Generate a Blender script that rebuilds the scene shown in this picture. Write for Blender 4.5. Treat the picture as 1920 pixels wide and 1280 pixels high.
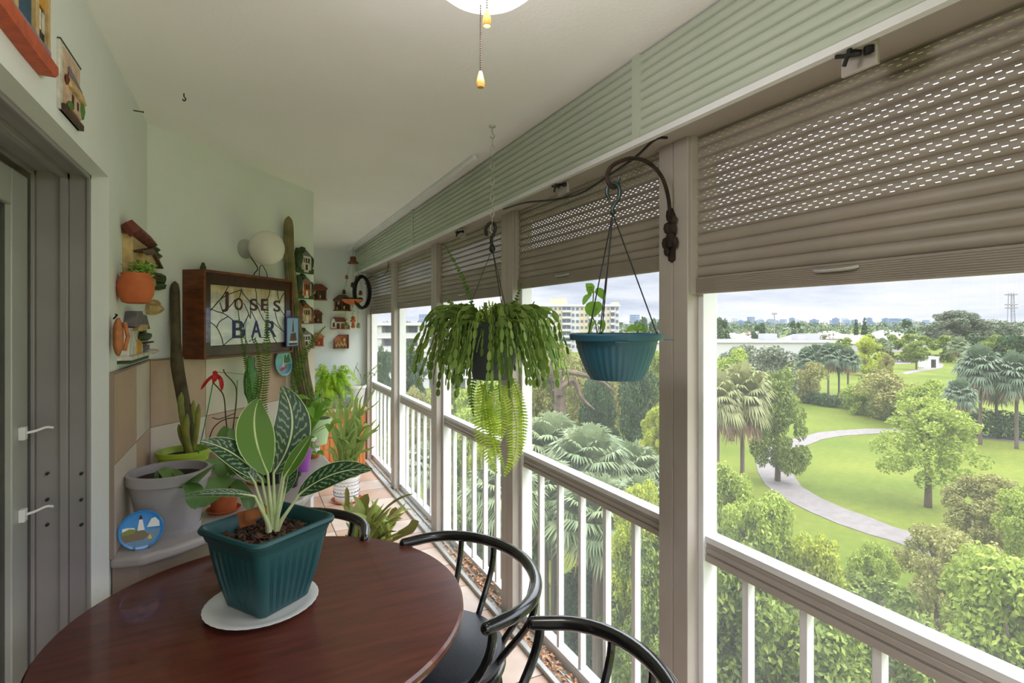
import bpy, math, random
import numpy as np
from mathutils import Vector, Matrix
V = Vector
random.seed(7)
S = bpy.context.scene
COL = S.collection
for o in list(bpy.data.objects):
    bpy.data.objects.remove(o, do_unlink=True)

# ------------------------------------------------------------------ camera
F_PX, CX, CY, EYE = 1000.0, 960.0, 607.0, 1.573
TH = math.atan2(495, F_PX)
FW = V((math.sin(TH), math.cos(TH), 0)); RT = V((math.cos(TH), -math.sin(TH), 0)); UP = V((0, 0, 1))
cam = bpy.data.objects.new('camera', bpy.data.cameras.new('camera'))
COL.objects.link(cam)
cam.location = (0, 0, EYE); cam.rotation_euler = (math.pi / 2, 0, -TH)
cam.data.sensor_width = 36; cam.data.lens = 36 * F_PX / 1920
cam.data.shift_y = -(640 - CY) / 1920
cam.data.clip_start = 0.02; cam.data.clip_end = 9000
S.camera = cam
S.view_settings.view_transform = 'Standard'; S.view_settings.look = 'None'
S.view_settings.gamma = 1; S.view_settings.use_curve_mapping = False
S.view_settings.exposure = 0.56
S.cycles.use_denoising = True
S.cycles.max_bounces = 10; S.cycles.diffuse_bounces = 5; S.cycles.glossy_bounces = 4
S.cycles.transparent_max_bounces = 14; S.cycles.sample_clamp_indirect = 6

# ------------------------------------------------------------------ sky
w = bpy.data.worlds.new('sky'); S.world = w; w.use_nodes = True
nt = w.node_tree; nt.nodes.clear(); N = nt.nodes.new; L = nt.links.new
out = N('ShaderNodeOutputWorld'); bg = N('ShaderNodeBackground'); tc = N('ShaderNodeTexCoord')
mp = N('ShaderNodeMapping'); mp.inputs['Scale'].default_value = (1.0, 1.0, 5.5)
no = N('ShaderNodeTexNoise'); no.inputs['Scale'].default_value = 2.6; no.inputs['Detail'].default_value = 8; no.inputs['Roughness'].default_value = .6
cr = N('ShaderNodeValToRGB'); cr.color_ramp.elements[0].position = .36; cr.color_ramp.elements[0].color = (.50, .56, .69, 1)
cr.color_ramp.elements[1].position = .62; cr.color_ramp.elements[1].color = (.90, .91, .95, 1)
e = cr.color_ramp.elements.new(.47); e.color = (.70, .74, .83, 1)
L(tc.outputs['Generated'], mp.inputs['Vector']); L(mp.outputs['Vector'], no.inputs['Vector']); L(no.outputs['Fac'], cr.inputs['Fac'])
L(cr.outputs['Color'], bg.inputs['Color']); L(bg.outputs['Background'], out.inputs['Surface'])
# overcast sky: brighter towards the zenith than at the horizon
sx = N('ShaderNodeSeparateXYZ'); L(tc.outputs['Generated'], sx.inputs[0]); mr = N('ShaderNodeMapRange'); mr.interpolation_type = 'SMOOTHSTEP'
mr.inputs['From Min'].default_value = .10; mr.inputs['From Max'].default_value = .50; mr.inputs['To Min'].default_value = .96; mr.inputs['To Max'].default_value = 4.9
L(sx.outputs['Z'], mr.inputs['Value']); L(mr.outputs['Result'], bg.inputs['Strength'])
# soft sun behind thin cloud, high and behind the camera's right shoulder
sl = bpy.data.lights.new('sun', 'SUN'); sl.energy = 1.9; sl.angle = math.radians(24); sl.color = (1, .96, .88)
so = bpy.data.objects.new('sun', sl); COL.objects.link(so)
so.rotation_euler = V((-.42, .62, -1.0)).to_track_quat('-Z', 'Y').to_euler()

# ------------------------------------------------------------------ helpers
def ray(px, py): return FW + RT * ((px - CX) / F_PX) - UP * ((py - CY) / F_PX)
EYEV = V((0, 0, EYE))
def P(px, py, d): return EYEV + ray(px, py) * d                 # point at depth d metres
def onZ(px, py, z): r = ray(px, py); return EYEV + r * ((z - EYE) / r.z)
def onX(px, py, x): r = ray(px, py); return EYEV + r * (x / r.x)
def onY(px, py, y): r = ray(px, py); return EYEV + r * (y / r.y)
def onP(px, py, p0, n): r = ray(px, py); return EYEV + r * ((p0 - EYEV).dot(n) / r.dot(n))
def srgb(r, g, b, a=1, k=1):
    f = lambda c: k * ((c / 255 / 12.92) if c <= 10 else ((c / 255 + .055) / 1.055) ** 2.4)
    return (f(r), f(g), f(b), a)

class Frame:                       # a: along, b: up, c: out
    def __init__(s, o, a, c, b=UP): s.o, s.a, s.b, s.c = V(o), V(a).normalized(), V(b).normalized(), V(c).normalized()
    def __call__(s, a, b, c=0): return s.o + s.a * a + s.b * b + s.c * c

class MB:
    def __init__(s, org=(0, 0, 0)): s.v = []; s.f = []; s.m = []; s.uv = []; s.o = V(org)
    def quad(s, a, b, c, d, mi=0):
        i = len(s.v); s.v += [a, b, c, d]; s.f.append((i, i + 1, i + 2, i + 3)); s.m.append(mi); return s
    def obox(s, c, ax, ay, az, mi=0):                           # half-extent vectors
        c = V(c); i = len(s.v)
        for sz in (-1, 1):
            for sy in (-1, 1):
                for sx in (-1, 1): s.v.append(c + ax * sx + ay * sy + az * sz)
        for q in ((0, 2, 3, 1), (4, 5, 7, 6), (0, 1, 5, 4), (2, 6, 7, 3), (0, 4, 6, 2), (1, 3, 7, 5)):
            s.f.append(tuple(i + k for k in q)); s.m.append(mi)
        return s
    def box(s, x0, x1, y0, y1, z0, z1, mi=0):
        return s.obox(((x0 + x1) / 2, (y0 + y1) / 2, (z0 + z1) / 2), V(((x1 - x0) / 2, 0, 0)), V((0, (y1 - y0) / 2, 0)), V((0, 0, (z1 - z0) / 2)), mi)
    def fbox(s, F, a0, a1, b0, b1, c0, c1, mi=0):
        return s.obox(F((a0 + a1) / 2, (b0 + b1) / 2, (c0 + c1) / 2), F.a * ((a1 - a0) / 2), F.c * ((c1 - c0) / 2), F.b * ((b1 - b0) / 2), mi)
    def fprism(s, F, poly, c0, c1, mi=0):
        i = len(s.v); n = len(poly)
        s.v += [F(a, b, c0) for a, b in poly] + [F(a, b, c1) for a, b in poly]
        s.f.append(tuple(range(i, i + n))); s.f.append(tuple(range(i + 2 * n - 1, i + n - 1, -1)))
        for k in range(n): s.f.append((i + k, i + n + k, i + n + (k + 1) % n, i + (k + 1) % n))
        s.m += [mi] * (n + 2); return s
    def prism(s, poly, z0, z1, mi=0):
        return s.fprism(Frame((0, 0, 0), (1, 0, 0), (0, 0, 1), (0, 1, 0)), poly, z0, z1, mi)
    def tube(s, pts, r, n=8, closed=False, mi=0, cap=True):
        pts = [V(p) for p in pts]; m = len(pts); i = len(s.v)
        rr = r if hasattr(r, '__len__') else [r] * m
        prev = None
        for k, p in enumerate(pts):
            a = pts[(k - 1) % m] if (k or closed) else p; b = pts[(k + 1) % m] if (k < m - 1 or closed) else p
            t = (b - a).normalized() if (b - a).length > 1e-9 else UP
            if prev is None:
                x = t.cross(UP)
                if x.length < 1e-3: x = t.cross(V((1, 0, 0)))
            else: x = prev - t * prev.dot(t)
            x.normalize(); prev = x; y = t.cross(x)
            for j in range(n):
                an = 2 * math.pi * j / n; s.v.append(p + (x * math.cos(an) + y * math.sin(an)) * rr[k])
        for k in range(m if closed else m - 1):
            k2 = (k + 1) % m
            for j in range(n):
                s.f.append((i + k * n + j, i + k * n + (j + 1) % n, i + k2 * n + (j + 1) % n, i + k2 * n + j)); s.m.append(mi)
        if cap and not closed:
            s.f.append(tuple(i + j for j in range(n - 1, -1, -1))); s.f.append(tuple(i + (m - 1) * n + j for j in range(n))); s.m += [mi, mi]
        return s
    def lathe(s, prof, c=(0, 0, 0), n=40, mi=0, flute=None, ax=None, sq=None):   # prof: (r, z)
        c = V(c); i = len(s.v); X, Y, Z = ax or (V((1, 0, 0)), V((0, 1, 0)), UP)
        for k, (r, z) in enumerate(prof):
            for j in range(n):
                an = 2 * math.pi * j / n; q = r
                if flute: q = r + flute(k, j, an)
                s.v.append(c + X * (q * math.cos(an)) + Y * (q * math.sin(an)) + Z * z)
        for k in range(len(prof) - 1):
            for j in range(n):
                s.f.append((i + k * n + j, i + k * n + (j + 1) % n, i + (k + 1) * n + (j + 1) % n, i + (k + 1) * n + j)); s.m.append(mi)
        s.f.append(tuple(i + j for j in range(n - 1, -1, -1))); s.f.append(tuple(i + (len(prof) - 1) * n + j for j in range(n))); s.m += [mi, mi]
        return s
    def ell(s, c, rx, ry, rz, n=12, mi=0, rough=0, rnd=random):
        c = V(c); m = n // 2; i = len(s.v); s.v.append(c - UP * rz)
        for k in range(1, m):
            a = -math.pi / 2 + math.pi * k / m
            for j in range(n):
                b = 2 * math.pi * j / n; q = 1 + rough * rnd.uniform(-1, 1)
                s.v.append(c + V((rx * math.cos(a) * math.cos(b), ry * math.cos(a) * math.sin(b), rz * math.sin(a))) * q)
        s.v.append(c + UP * rz); t = len(s.v) - 1
        for j in range(n):
            s.f.append((i, i + 1 + (j + 1) % n, i + 1 + j)); s.f.append((t, t - n + j, t - n + (j + 1) % n)); s.m += [mi, mi]
            for k in range(m - 2):
                s.f.append((i + 1 + k * n + j, i + 1 + k * n + (j + 1) % n, i + 1 + (k + 1) * n + (j + 1) % n, i + 1 + (k + 1) * n + j)); s.m.append(mi)
        return s
    def leaf(s, path, wid, nrm, shape='oval', fold=.25, mi=0, cup=0):
        # a blade along path; nrm roughly the upper side; uv: u across -1..1, v along
        path = [V(p) for p in path]; m = len(path); i = len(s.v); nrm = V(nrm)
        while len(s.uv) < i: s.uv.append((0, 0))
        for k, p in enumerate(path):
            t = (path[min(k + 1, m - 1)] - path[max(k - 1, 0)]).normalized(); x = t.cross(nrm)
            if x.length < 1e-3: x = t.cross(V((1, 0, .2)))
            x.normalize(); up = x.cross(t).normalized(); q = k / (m - 1)
            if shape == 'oval': w = math.sin(math.pi * min(1, q * .96 + .02) ** .85) ** .8
            elif shape == 'strap': w = min(1, q * 5 + .35) * min(1, (1 - q) * 4) ** .6
            elif shape == 'heart': w = math.sin(math.pi * min(1, q + .06) ** .55) ** .75 if q < 1 else 0
            elif shape == 'wave': w = (.55 + .45 * abs(math.sin(q * 11))) * min(1, (1 - q) * 6 + .1) * min(1, q * 6 + .4)
            else: w = 1 - q
            w *= wid / 2
            for u in (-1, -.5, 0, .5, 1):
                s.v.append(p + x * (w * u) + up * (fold * w * (abs(u) - .5) + cup * w * u * u)); s.uv.append((u, q))
        for k in range(m - 1):
            for j in range(4):
                a = i + k * 5 + j; s.f.append((a, a + 1, a + 6, a + 5)); s.m.append(mi)
        return s
    def arrays(s, vv, ff, mi=0):
        i = len(s.v); s.v += [V(p) for p in vv]; s.f += [tuple(i + int(k) for k in q) for q in ff]; s.m += [mi] * len(ff); return s
    def build(s, name, mat, parent=None, smooth=True, bev=0, seg=2, ang=35, solid=0, label=None):
        me = bpy.data.meshes.new(name)
        me.from_pydata([tuple(p - s.o) for p in s.v], [], s.f); mats = mat if isinstance(mat, (list, tuple)) else [mat]
        for q in mats: me.materials.append(q)
        if len(mats) > 1: me.polygons.foreach_set('material_index', s.m)
        if s.uv:
            while len(s.uv) < len(s.v): s.uv.append((0, 0))
            ul = me.uv_layers.new(name='UVMap')
            li = np.zeros(len(me.loops), dtype=np.int32); me.loops.foreach_get('vertex_index', li)
            ul.data.foreach_set('uv', np.array(s.uv, dtype=np.float32)[li].ravel())
        me.update()
        if smooth: me.shade_smooth(); me.set_sharp_from_angle(angle=math.radians(ang))
        o = bpy.data.objects.new(name, me); COL.objects.link(o)
        if parent is None: o.location = s.o
        else: o.parent = parent
        if solid: md = o.modifiers.new('s', 'SOLIDIFY'); md.thickness = solid; md.offset = 0
        if bev: md = o.modifiers.new('b', 'BEVEL'); md.width = bev; md.segments = seg; md.limit_method = 'ANGLE'; md.harden_normals = False
        if label: o['label'] = label
        return o

def tag(o, label=None, cat=None, group=None, kind=None):
    for k, x in (('label', label), ('category', cat), ('group', group), ('kind', kind)):
        if x: o[k] = x
    return o
def thing(name, label, cat, loc=(0, 0, 0), rz=0, group=None, kind=None):
    o = bpy.data.objects.new(name, None); COL.objects.link(o); o.location = loc; o.rotation_euler = (0, 0, rz)
    o.empty_display_size = .05; return tag(o, label, cat, group, kind)
def copy_tree(o, parent=None):
    c = o.copy(); COL.objects.link(c)
    if parent: c.parent = parent
    for ch in [k for k in bpy.data.objects if k.parent == o]: copy_tree(ch, c)
    return c
def bez(p0, p1, p2, p3, n=12):
    p0, p1, p2, p3 = map(V, (p0, p1, p2, p3)); r = []
    for k in range(n + 1):
        t = k / n; r.append(p0 * (1 - t) ** 3 + p1 * (3 * t * (1 - t) ** 2) + p2 * (3 * t * t * (1 - t)) + p3 * t ** 3)
    return r
def spline(pts, n=6):
    pts = [V(p) for p in pts]; q = [pts[0] * 2 - pts[1]] + pts + [pts[-1] * 2 - pts[-2]]; r = []
    for k in range(1, len(q) - 2):
        a, b, c, d = q[k - 1:k + 3]
        for j in range(n):
            t = j / n; r.append(.5 * ((2 * b) + (c - a) * t + (2 * a - 5 * b + 4 * c - d) * t * t + (3 * b - a - 3 * c + d) * t ** 3))
    return r + [pts[-1]]

# ------------------------------------------------------------------ materials
def mat(name, c, rough=.6, c2=None, scale=8, metal=0, bump=0, bscale=60, spec=.5, trans=0, detail=4, stretch=None, coat=0, island=None, em=0, coords='Object', sharp=None):
    m = bpy.data.materials.new(name); m.use_nodes = True; t = m.node_tree; n = t.nodes; b = n['Principled BSDF']; l = t.links.new
    b.inputs['Roughness'].default_value = rough; b.inputs['Metallic'].default_value = metal; b.inputs['Specular IOR Level'].default_value = spec
    b.inputs['Coat Weight'].default_value = coat; b.inputs['Base Color'].default_value = c
    tc = n.new('ShaderNodeTexCoord'); vec = tc.outputs[coords]
    if stretch: mp = n.new('ShaderNodeMapping'); mp.inputs['Scale'].default_value = stretch; l(vec, mp.inputs['Vector']); vec = mp.outputs['Vector']
    colout = None
    if c2:
        no = n.new('ShaderNodeTexNoise'); no.inputs['Scale'].default_value = scale; no.inputs['Detail'].default_value = detail; l(vec, no.inputs['Vector'])
        r = n.new('ShaderNodeValToRGB'); a, z = sharp or (.35, .65); r.color_ramp.elements[0].position = a; r.color_ramp.elements[1].position = z
        r.color_ramp.elements[0].color = c; r.color_ramp.elements[1].color = c2; l(no.outputs['Fac'], r.inputs['Fac']); colout = r.outputs['Color']
    if island:                                     # real leaf-to-leaf colour differences
        g = n.new('ShaderNodeNewGeometry'); r2 = n.new('ShaderNodeValToRGB'); cs = island
        r2.color_ramp.elements[0].color = cs[0]; r2.color_ramp.elements[1].color = cs[-1]
        for k, q in enumerate(cs[1:-1]): e = r2.color_ramp.elements.new((k + 1) / (len(cs) - 1)); e.color = q
        l(g.outputs['Random Per Island'], r2.inputs['Fac']); colout = r2.outputs['Color']
    if colout: l(colout, b.inputs['Base Color'])
    if bump:
        nb = n.new('ShaderNodeTexNoise'); nb.inputs['Scale'].default_value = bscale; nb.inputs['Detail'].default_value = 5; l(vec, nb.inputs['Vector'])
        bp = n.new('ShaderNodeBump'); bp.inputs['Strength'].default_value = bump; bp.inputs['Distance'].default_value = .01
        l(nb.outputs['Fac'], bp.inputs['Height']); l(bp.outputs['Normal'], b.inputs['Normal'])
    if trans:
        ts = n.new('ShaderNodeBsdfTranslucent'); mx = n.new('ShaderNodeMixShader'); mx.inputs['Fac'].default_value = trans
        ts.inputs['Color'].default_value = tuple(min(1, q * 1.5) for q in c[:3]) + (1,)
        if colout: l(colout, ts.inputs['Color'])
        l(b.outputs['BSDF'], mx.inputs[1]); l(ts.outputs['BSDF'], mx.inputs[2]); l(mx.outputs['Shader'], n['Material Output'].inputs['Surface'])
    if em: b.inputs['Emission Color'].default_value = c; b.inputs['Emission Strength'].default_value = em
    return m
def foliage(name, cs, rough=.55, trans=.3): return mat(name, cs[0], rough, island=cs, trans=trans, spec=.3)

M = {}
M['wall'] = mat('wall_paint', srgb(222, 225, 225), .75, srgb(216, 220, 219), 2.5, bump=.06, bscale=180)
M['ceil'] = mat('ceiling_paint', srgb(242, 239, 240), .8, srgb(237, 234, 234), 1.4, bump=.1, bscale=90)
M['mint'] = mat('mint_metal', srgb(188, 196, 180), .45, srgb(180, 189, 172), 3)
M['beige'] = mat('beige_metal', srgb(158, 148, 136), .45, srgb(149, 139, 128), 5)
M['post'] = mat('post_enamel', srgb(180, 172, 164), .4, srgb(172, 163, 155), 4)
M['white'] = mat('white_enamel', srgb(232, 233, 234), .35, srgb(222, 223, 224), 5)
M['dgrey'] = mat('grey_aluminium', srgb(152, 147, 149), .4, srgb(138, 133, 136), 3, metal=.25)
M['lgrey'] = mat('pale_aluminium', srgb(180, 181, 176), .4, srgb(168, 169, 165), 3, metal=.2)
M['black'] = mat('black_plastic', srgb(22, 22, 24), .35)
M['lacq'] = mat('black_lacquer', srgb(17, 17, 18), .22, srgb(26, 25, 25), 14, coat=.5)
M['vinyl'] = mat('black_vinyl', srgb(24, 28, 36), .34, bump=.1, bscale=300)
M['rust'] = mat('rusty_iron', srgb(62, 46, 38), .7, srgb(38, 30, 27), 30, metal=.4, bump=.3)
M['tablewood'] = mat('dark_cherry_wood', srgb(102, 48, 34), .3, srgb(80, 36, 26), 6, stretch=(1, 9, 1), coat=.35, bump=.05, bscale=30)
M['orangewood'] = mat('orange_pine', srgb(206, 132, 72), .5, srgb(180, 104, 52), 6, stretch=(9, 9, .7))
M['signwood'] = mat('brown_wood', srgb(122, 66, 34), .45, srgb(88, 44, 22), 5, stretch=(3, 3, 9))
M['teal'] = mat('teal_plastic', srgb(34, 84, 88), .38, srgb(29, 75, 80), 5)
M['bteal'] = mat('blue_teal_plastic', srgb(46, 96, 118), .4, srgb(40, 86, 108), 5)
M['soil'] = mat('bark_mulch', srgb(58, 40, 30), .9, island=[srgb(40, 26, 20), srgb(74, 50, 38), srgb(112, 84, 62)])
M['earth'] = mat('potting_soil', srgb(50, 36, 28), .95, srgb(34, 24, 20), 60, bump=.6, bscale=120)
M['terra'] = mat('terracotta', srgb(196, 106, 58), .75, srgb(176, 88, 46), 12, bump=.1)
M['greypot'] = mat('grey_plastic_pot', srgb(172, 168, 170), .5, srgb(160, 156, 158), 4)
M['whitepot'] = mat('white_plastic_pot', srgb(214, 212, 214), .45, srgb(200, 198, 200), 5)
M['lime'] = mat('lime_plastic', srgb(168, 196, 66), .4, srgb(156, 184, 58), 5)
M['palegreen'] = mat('pale_green_plastic', srgb(186, 212, 164), .4)
M['purple'] = mat('purple_plastic', srgb(160, 84, 176), .35)
M['ceramic'] = mat('white_glaze', srgb(226, 226, 222), .15, coat=.5)
M['stem'] = mat('pale_stem', srgb(214, 220, 180), .45, srgb(178, 196, 130), 14)
M['greenstem'] = mat('green_stem', srgb(92, 124, 52), .5)
M['twig'] = mat('dry_twig', srgb(86, 66, 48), .8, srgb(56, 42, 32), 30)
M['orchid'] = mat('orchid_leaf', srgb(112, 146, 84), .35, srgb(88, 126, 66), 6, trans=.18)
M['pothos'] = foliage('bright_leaf', [srgb(86, 140, 46), srgb(120, 172, 58), srgb(150, 192, 84)])
M['fern'] = foliage('fern_green', [srgb(130, 172, 44), srgb(168, 204, 56), srgb(206, 228, 84)], trans=.4)
M['dfern'] = foliage('dark_fern', [srgb(72, 106, 40), srgb(92, 130, 50), srgb(116, 150, 62)], trans=.35)
M['lfern'] = foliage('lime_fern', [srgb(150, 180, 44), srgb(176, 204, 60), srgb(196, 216, 84)], trans=.5)
M['xcact'] = foliage('holiday_cactus', [srgb(92, 124, 48), srgb(126, 156, 70), srgb(160, 184, 98)], trans=.25)
M['epi'] = foliage('strap_cactus', [srgb(88, 112, 54), srgb(124, 146, 74), srgb(160, 176, 98)], trans=.2)
M['brom'] = foliage('bromeliad', [srgb(92, 124, 54), srgb(132, 164, 76), srgb(120, 90, 56), srgb(150, 176, 86), srgb(178, 196, 104)], trans=.25)
M['cactus'] = mat('cactus_skin', srgb(84, 74, 46), .7, srgb(56, 44, 30), 18, bump=.4, bscale=50)
M['ycactus'] = mat('young_cactus', srgb(150, 150, 66), .6, srgb(112, 120, 52), 14)
M['palecactus'] = mat('ribbed_cactus', srgb(136, 120, 84), .7, srgb(92, 98, 56), 14, bump=.3)
M['mold'] = mat('counter_laminate', srgb(182, 174, 170), .3, srgb(170, 162, 158), 3)
M['stone'] = mat('brown_marble_tile', srgb(134, 118, 108), .4, srgb(112, 96, 88), 5, detail=8)
M['tan'] = mat('tan_tile', srgb(196, 166, 146), .35, srgb(184, 152, 132), 5)
M['cream'] = mat('cream_tile', srgb(222, 208, 196), .35, srgb(212, 198, 186), 5)
M['grout'] = mat('grout', srgb(150, 134, 122), .9)
M['red'] = mat('red_ribbon', srgb(188, 34, 40), .5)
M['gwire'] = mat('green_wire', srgb(60, 150, 70), .4)
M['chain'] = mat('steel_chain', srgb(190, 188, 180), .4, metal=.4)
M['brass'] = mat('dark_bronze', srgb(48, 38, 28), .4, metal=.7)
M['pullwood'] = mat('oak_knob', srgb(206, 160, 84), .4, srgb(184, 132, 60), 30, stretch=(3, 3, 1))
M['globe'] = mat('opal_glass', srgb(232, 228, 218), .25, spec=.6, trans=.2)
# reliefs
for k, c in dict(roofred=(112, 46, 34), roofbrown=(92, 60, 48), roofgrey=(120, 112, 118), sand=(204, 172, 120), ochre=(214, 158, 48), pinkwall=(214, 180, 158),
                 whitewash=(222, 216, 206), bluedoor=(44, 82, 108), dwood=(74, 40, 28), mwood=(126, 70, 40), lwood=(190, 116, 68), moss=(52, 72, 40),
                 bush=(84, 124, 44), terrared=(190, 82, 42), lilac=(140, 124, 150), darkwin=(38, 32, 34), olive=(140, 136, 76), navy=(44, 44, 110), maroon=(74, 26, 34)).items():
    M[k] = mat('painted_' + k, srgb(*c), .55, srgb(*[int(q * .84) for q in c]), 40, bump=.15)
def glassmat(name, tint=(1, 1, 1, 1), rough=0, haze=0, hcol=(.8, .85, .85, 1)):
    m = bpy.data.materials.new(name); m.use_nodes = True; t = m.node_tree; n = t.nodes; l = t.links.new; n.remove(n['Principled BSDF'])
    tr = n.new('ShaderNodeBsdfTransparent'); tr.inputs['Color'].default_value = tint
    gl = n.new('ShaderNodeBsdfGlossy'); gl.inputs['Roughness'].default_value = rough; fr = n.new('ShaderNodeFresnel'); fr.inputs['IOR'].default_value = 1.45
    mx = n.new('ShaderNodeMixShader'); l(fr.outputs['Fac'], mx.inputs['Fac']); l(tr.outputs['BSDF'], mx.inputs[1]); l(gl.outputs['BSDF'], mx.inputs[2]); o = mx
    if haze:
        df = n.new('ShaderNodeBsdfDiffuse'); df.inputs['Color'].default_value = hcol; m2 = n.new('ShaderNodeMixShader'); m2.inputs['Fac'].default_value = haze
        l(mx.outputs['Shader'], m2.inputs[1]); l(df.outputs['BSDF'], m2.inputs[2]); o = m2
    l(o.outputs['Shader'], n['Material Output'].inputs['Surface']); return m
M['glass'] = glassmat('clear_glass'); M['greenglass'] = glassmat('green_glass', (.45, .8, .5, 1), haze=.08, hcol=(.4, .8, .5, 1))
M['vaseglass'] = glassmat('pale_glass', (.85, .95, .9, 1), haze=.1)
M['doorglass'] = glassmat('door_glass', (.55, .55, .54, 1))
def screenmat():
    m = bpy.data.materials.new('insect_mesh'); m.use_nodes = True; t = m.node_tree; n = t.nodes; l = t.links.new; n.remove(n['Principled BSDF'])
    tr = n.new('ShaderNodeBsdfTransparent'); df = n.new('ShaderNodeBsdfDiffuse'); df.inputs['Color'].default_value = (.34, .35, .36, 1)
    tl = n.new('ShaderNodeBsdfTranslucent'); tl.inputs['Color'].default_value = (.34, .35, .36, 1); ad = n.new('ShaderNodeMixShader'); ad.inputs[0].default_value = .5
    l(df.outputs[0], ad.inputs[1]); l(tl.outputs[0], ad.inputs[2])
    tc = n.new('ShaderNodeTexCoord'); sp = n.new('ShaderNodeSeparateXYZ'); l(tc.outputs['Object'], sp.inputs[0]); fs = []
    for ax in ('Y', 'Z'):
        mu = n.new('ShaderNodeMath'); mu.operation = 'MULTIPLY'; mu.inputs[1].default_value = 1 / .0018; l(sp.outputs[ax], mu.inputs[0])
        fr = n.new('ShaderNodeMath'); fr.operation = 'FRACT'; l(mu.outputs[0], fr.inputs[0])
        lt = n.new('ShaderNodeMath'); lt.operation = 'LESS_THAN'; lt.inputs[1].default_value = .06; l(fr.outputs[0], lt.inputs[0]); fs.append(lt)
    mxm = n.new('ShaderNodeMath'); mxm.operation = 'MAXIMUM'; l(fs[0].outputs[0], mxm.inputs[0]); l(fs[1].outputs[0], mxm.inputs[1])
    mx = n.new('ShaderNodeMixShader'); l(mxm.outputs[0], mx.inputs[0]); l(tr.outputs[0], mx.inputs[1]); l(ad.outputs[0], mx.inputs[2])
    l(mx.outputs[0], n['Material Output'].inputs['Surface']); return m
M['screen'] = screenmat()
def slotmat(zper):                                  # perforated roller shutter: real see-through slots above object height zper
    m = M['beige'].copy(); m.name = 'perforated_slat'; t = m.node_tree; n = t.nodes; l = t.links.new
    def ma(op, a, b=None):
        q = n.new('ShaderNodeMath'); q.operation = op
        for k, x in enumerate((a, b)):
            if x is None: continue
            if isinstance(x, (int, float)): q.inputs[k].default_value = x
            else: l(x, q.inputs[k])
        return q.outputs[0]
    tc = n.new('ShaderNodeTexCoord'); sp = n.new('ShaderNodeSeparateXYZ'); l(tc.outputs['Object'], sp.inputs[0])
    zr = ma('DIVIDE', ma('SUBTRACT', sp.outputs['Z'], zper), .034)
    zz = ma('MULTIPLY', ma('SUBTRACT', ma('FRACT', zr), .16), 4.4)          # rows 0..3 inside a slat
    row = ma('FLOOR', zz); inz = ma('LESS_THAN', ma('ABSOLUTE', ma('SUBTRACT', ma('FRACT', zz), .5)), .115)
    rok = ma('MULTIPLY', ma('GREATER_THAN', zz, 0), ma('LESS_THAN', zz, 3))
    yy = ma('FRACT', ma('ADD', ma('DIVIDE', sp.outputs['Y'], .029), ma('ADD', ma('MULTIPLY', row, .42), ma('MULTIPLY', ma('FLOOR', zr), .31))))
    k = ma('MULTIPLY', ma('MULTIPLY', inz, rok), ma('MULTIPLY', ma('LESS_THAN', yy, .34), ma('GREATER_THAN', sp.outputs['Z'], zper)))
    tr = n.new('ShaderNodeBsdfTransparent'); mx = n.new('ShaderNodeMixShader'); l(k, mx.inputs[0])
    l(n['Principled BSDF'].outputs[0], mx.inputs[1]); l(tr.outputs[0], mx.inputs[2]); l(mx.outputs[0], n['Material Output'].inputs['Surface']); return m
def tilefloor():
    m = mat('floor_tiles', srgb(200, 170, 148), .35); t = m.node_tree; n = t.nodes; l = t.links.new; b = n['Principled BSDF']
    tc = n.new('ShaderNodeTexCoord'); br = n.new('ShaderNodeTexBrick'); br.offset = 0; br.inputs['Scale'].default_value = 1
    br.inputs['Brick Width'].default_value = .305; br.inputs['Row Height'].default_value = .305; br.inputs['Mortar Size'].default_value = .004
    ck = n.new('ShaderNodeTexChecker'); ck.inputs['Scale'].default_value = 1 / .305; ck.inputs['Color1'].default_value = srgb(206, 172, 150); ck.inputs['Color2'].default_value = srgb(222, 202, 186)
    no = n.new('ShaderNodeTexNoise'); no.inputs['Scale'].default_value = 9; mx = n.new('ShaderNodeMix'); mx.data_type = 'RGBA'; mx.blend_type = 'MULTIPLY'; mx.inputs[0].default_value = .25
    mp = n.new('ShaderNodeMapping'); mp.inputs['Location'].default_value = (.02, .05, .01); l(tc.outputs['Object'], mp.inputs[0])
    for q in (br, ck, no): l(mp.outputs[0], q.inputs['Vector'])
    l(ck.outputs['Color'], mx.inputs[6]); l(no.outputs['Fac'], mx.inputs[7]); l(mx.outputs[2], br.inputs['Color1']); l(mx.outputs[2], br.inputs['Color2'])
    br.inputs['Mortar'].default_value = srgb(96, 84, 78); l(br.outputs['Color'], b.inputs['Base Color']); return m
M['skyblue'] = mat('painted_sky', srgb(134, 168, 214), .4)
M['floor'] = tilefloor()
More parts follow.
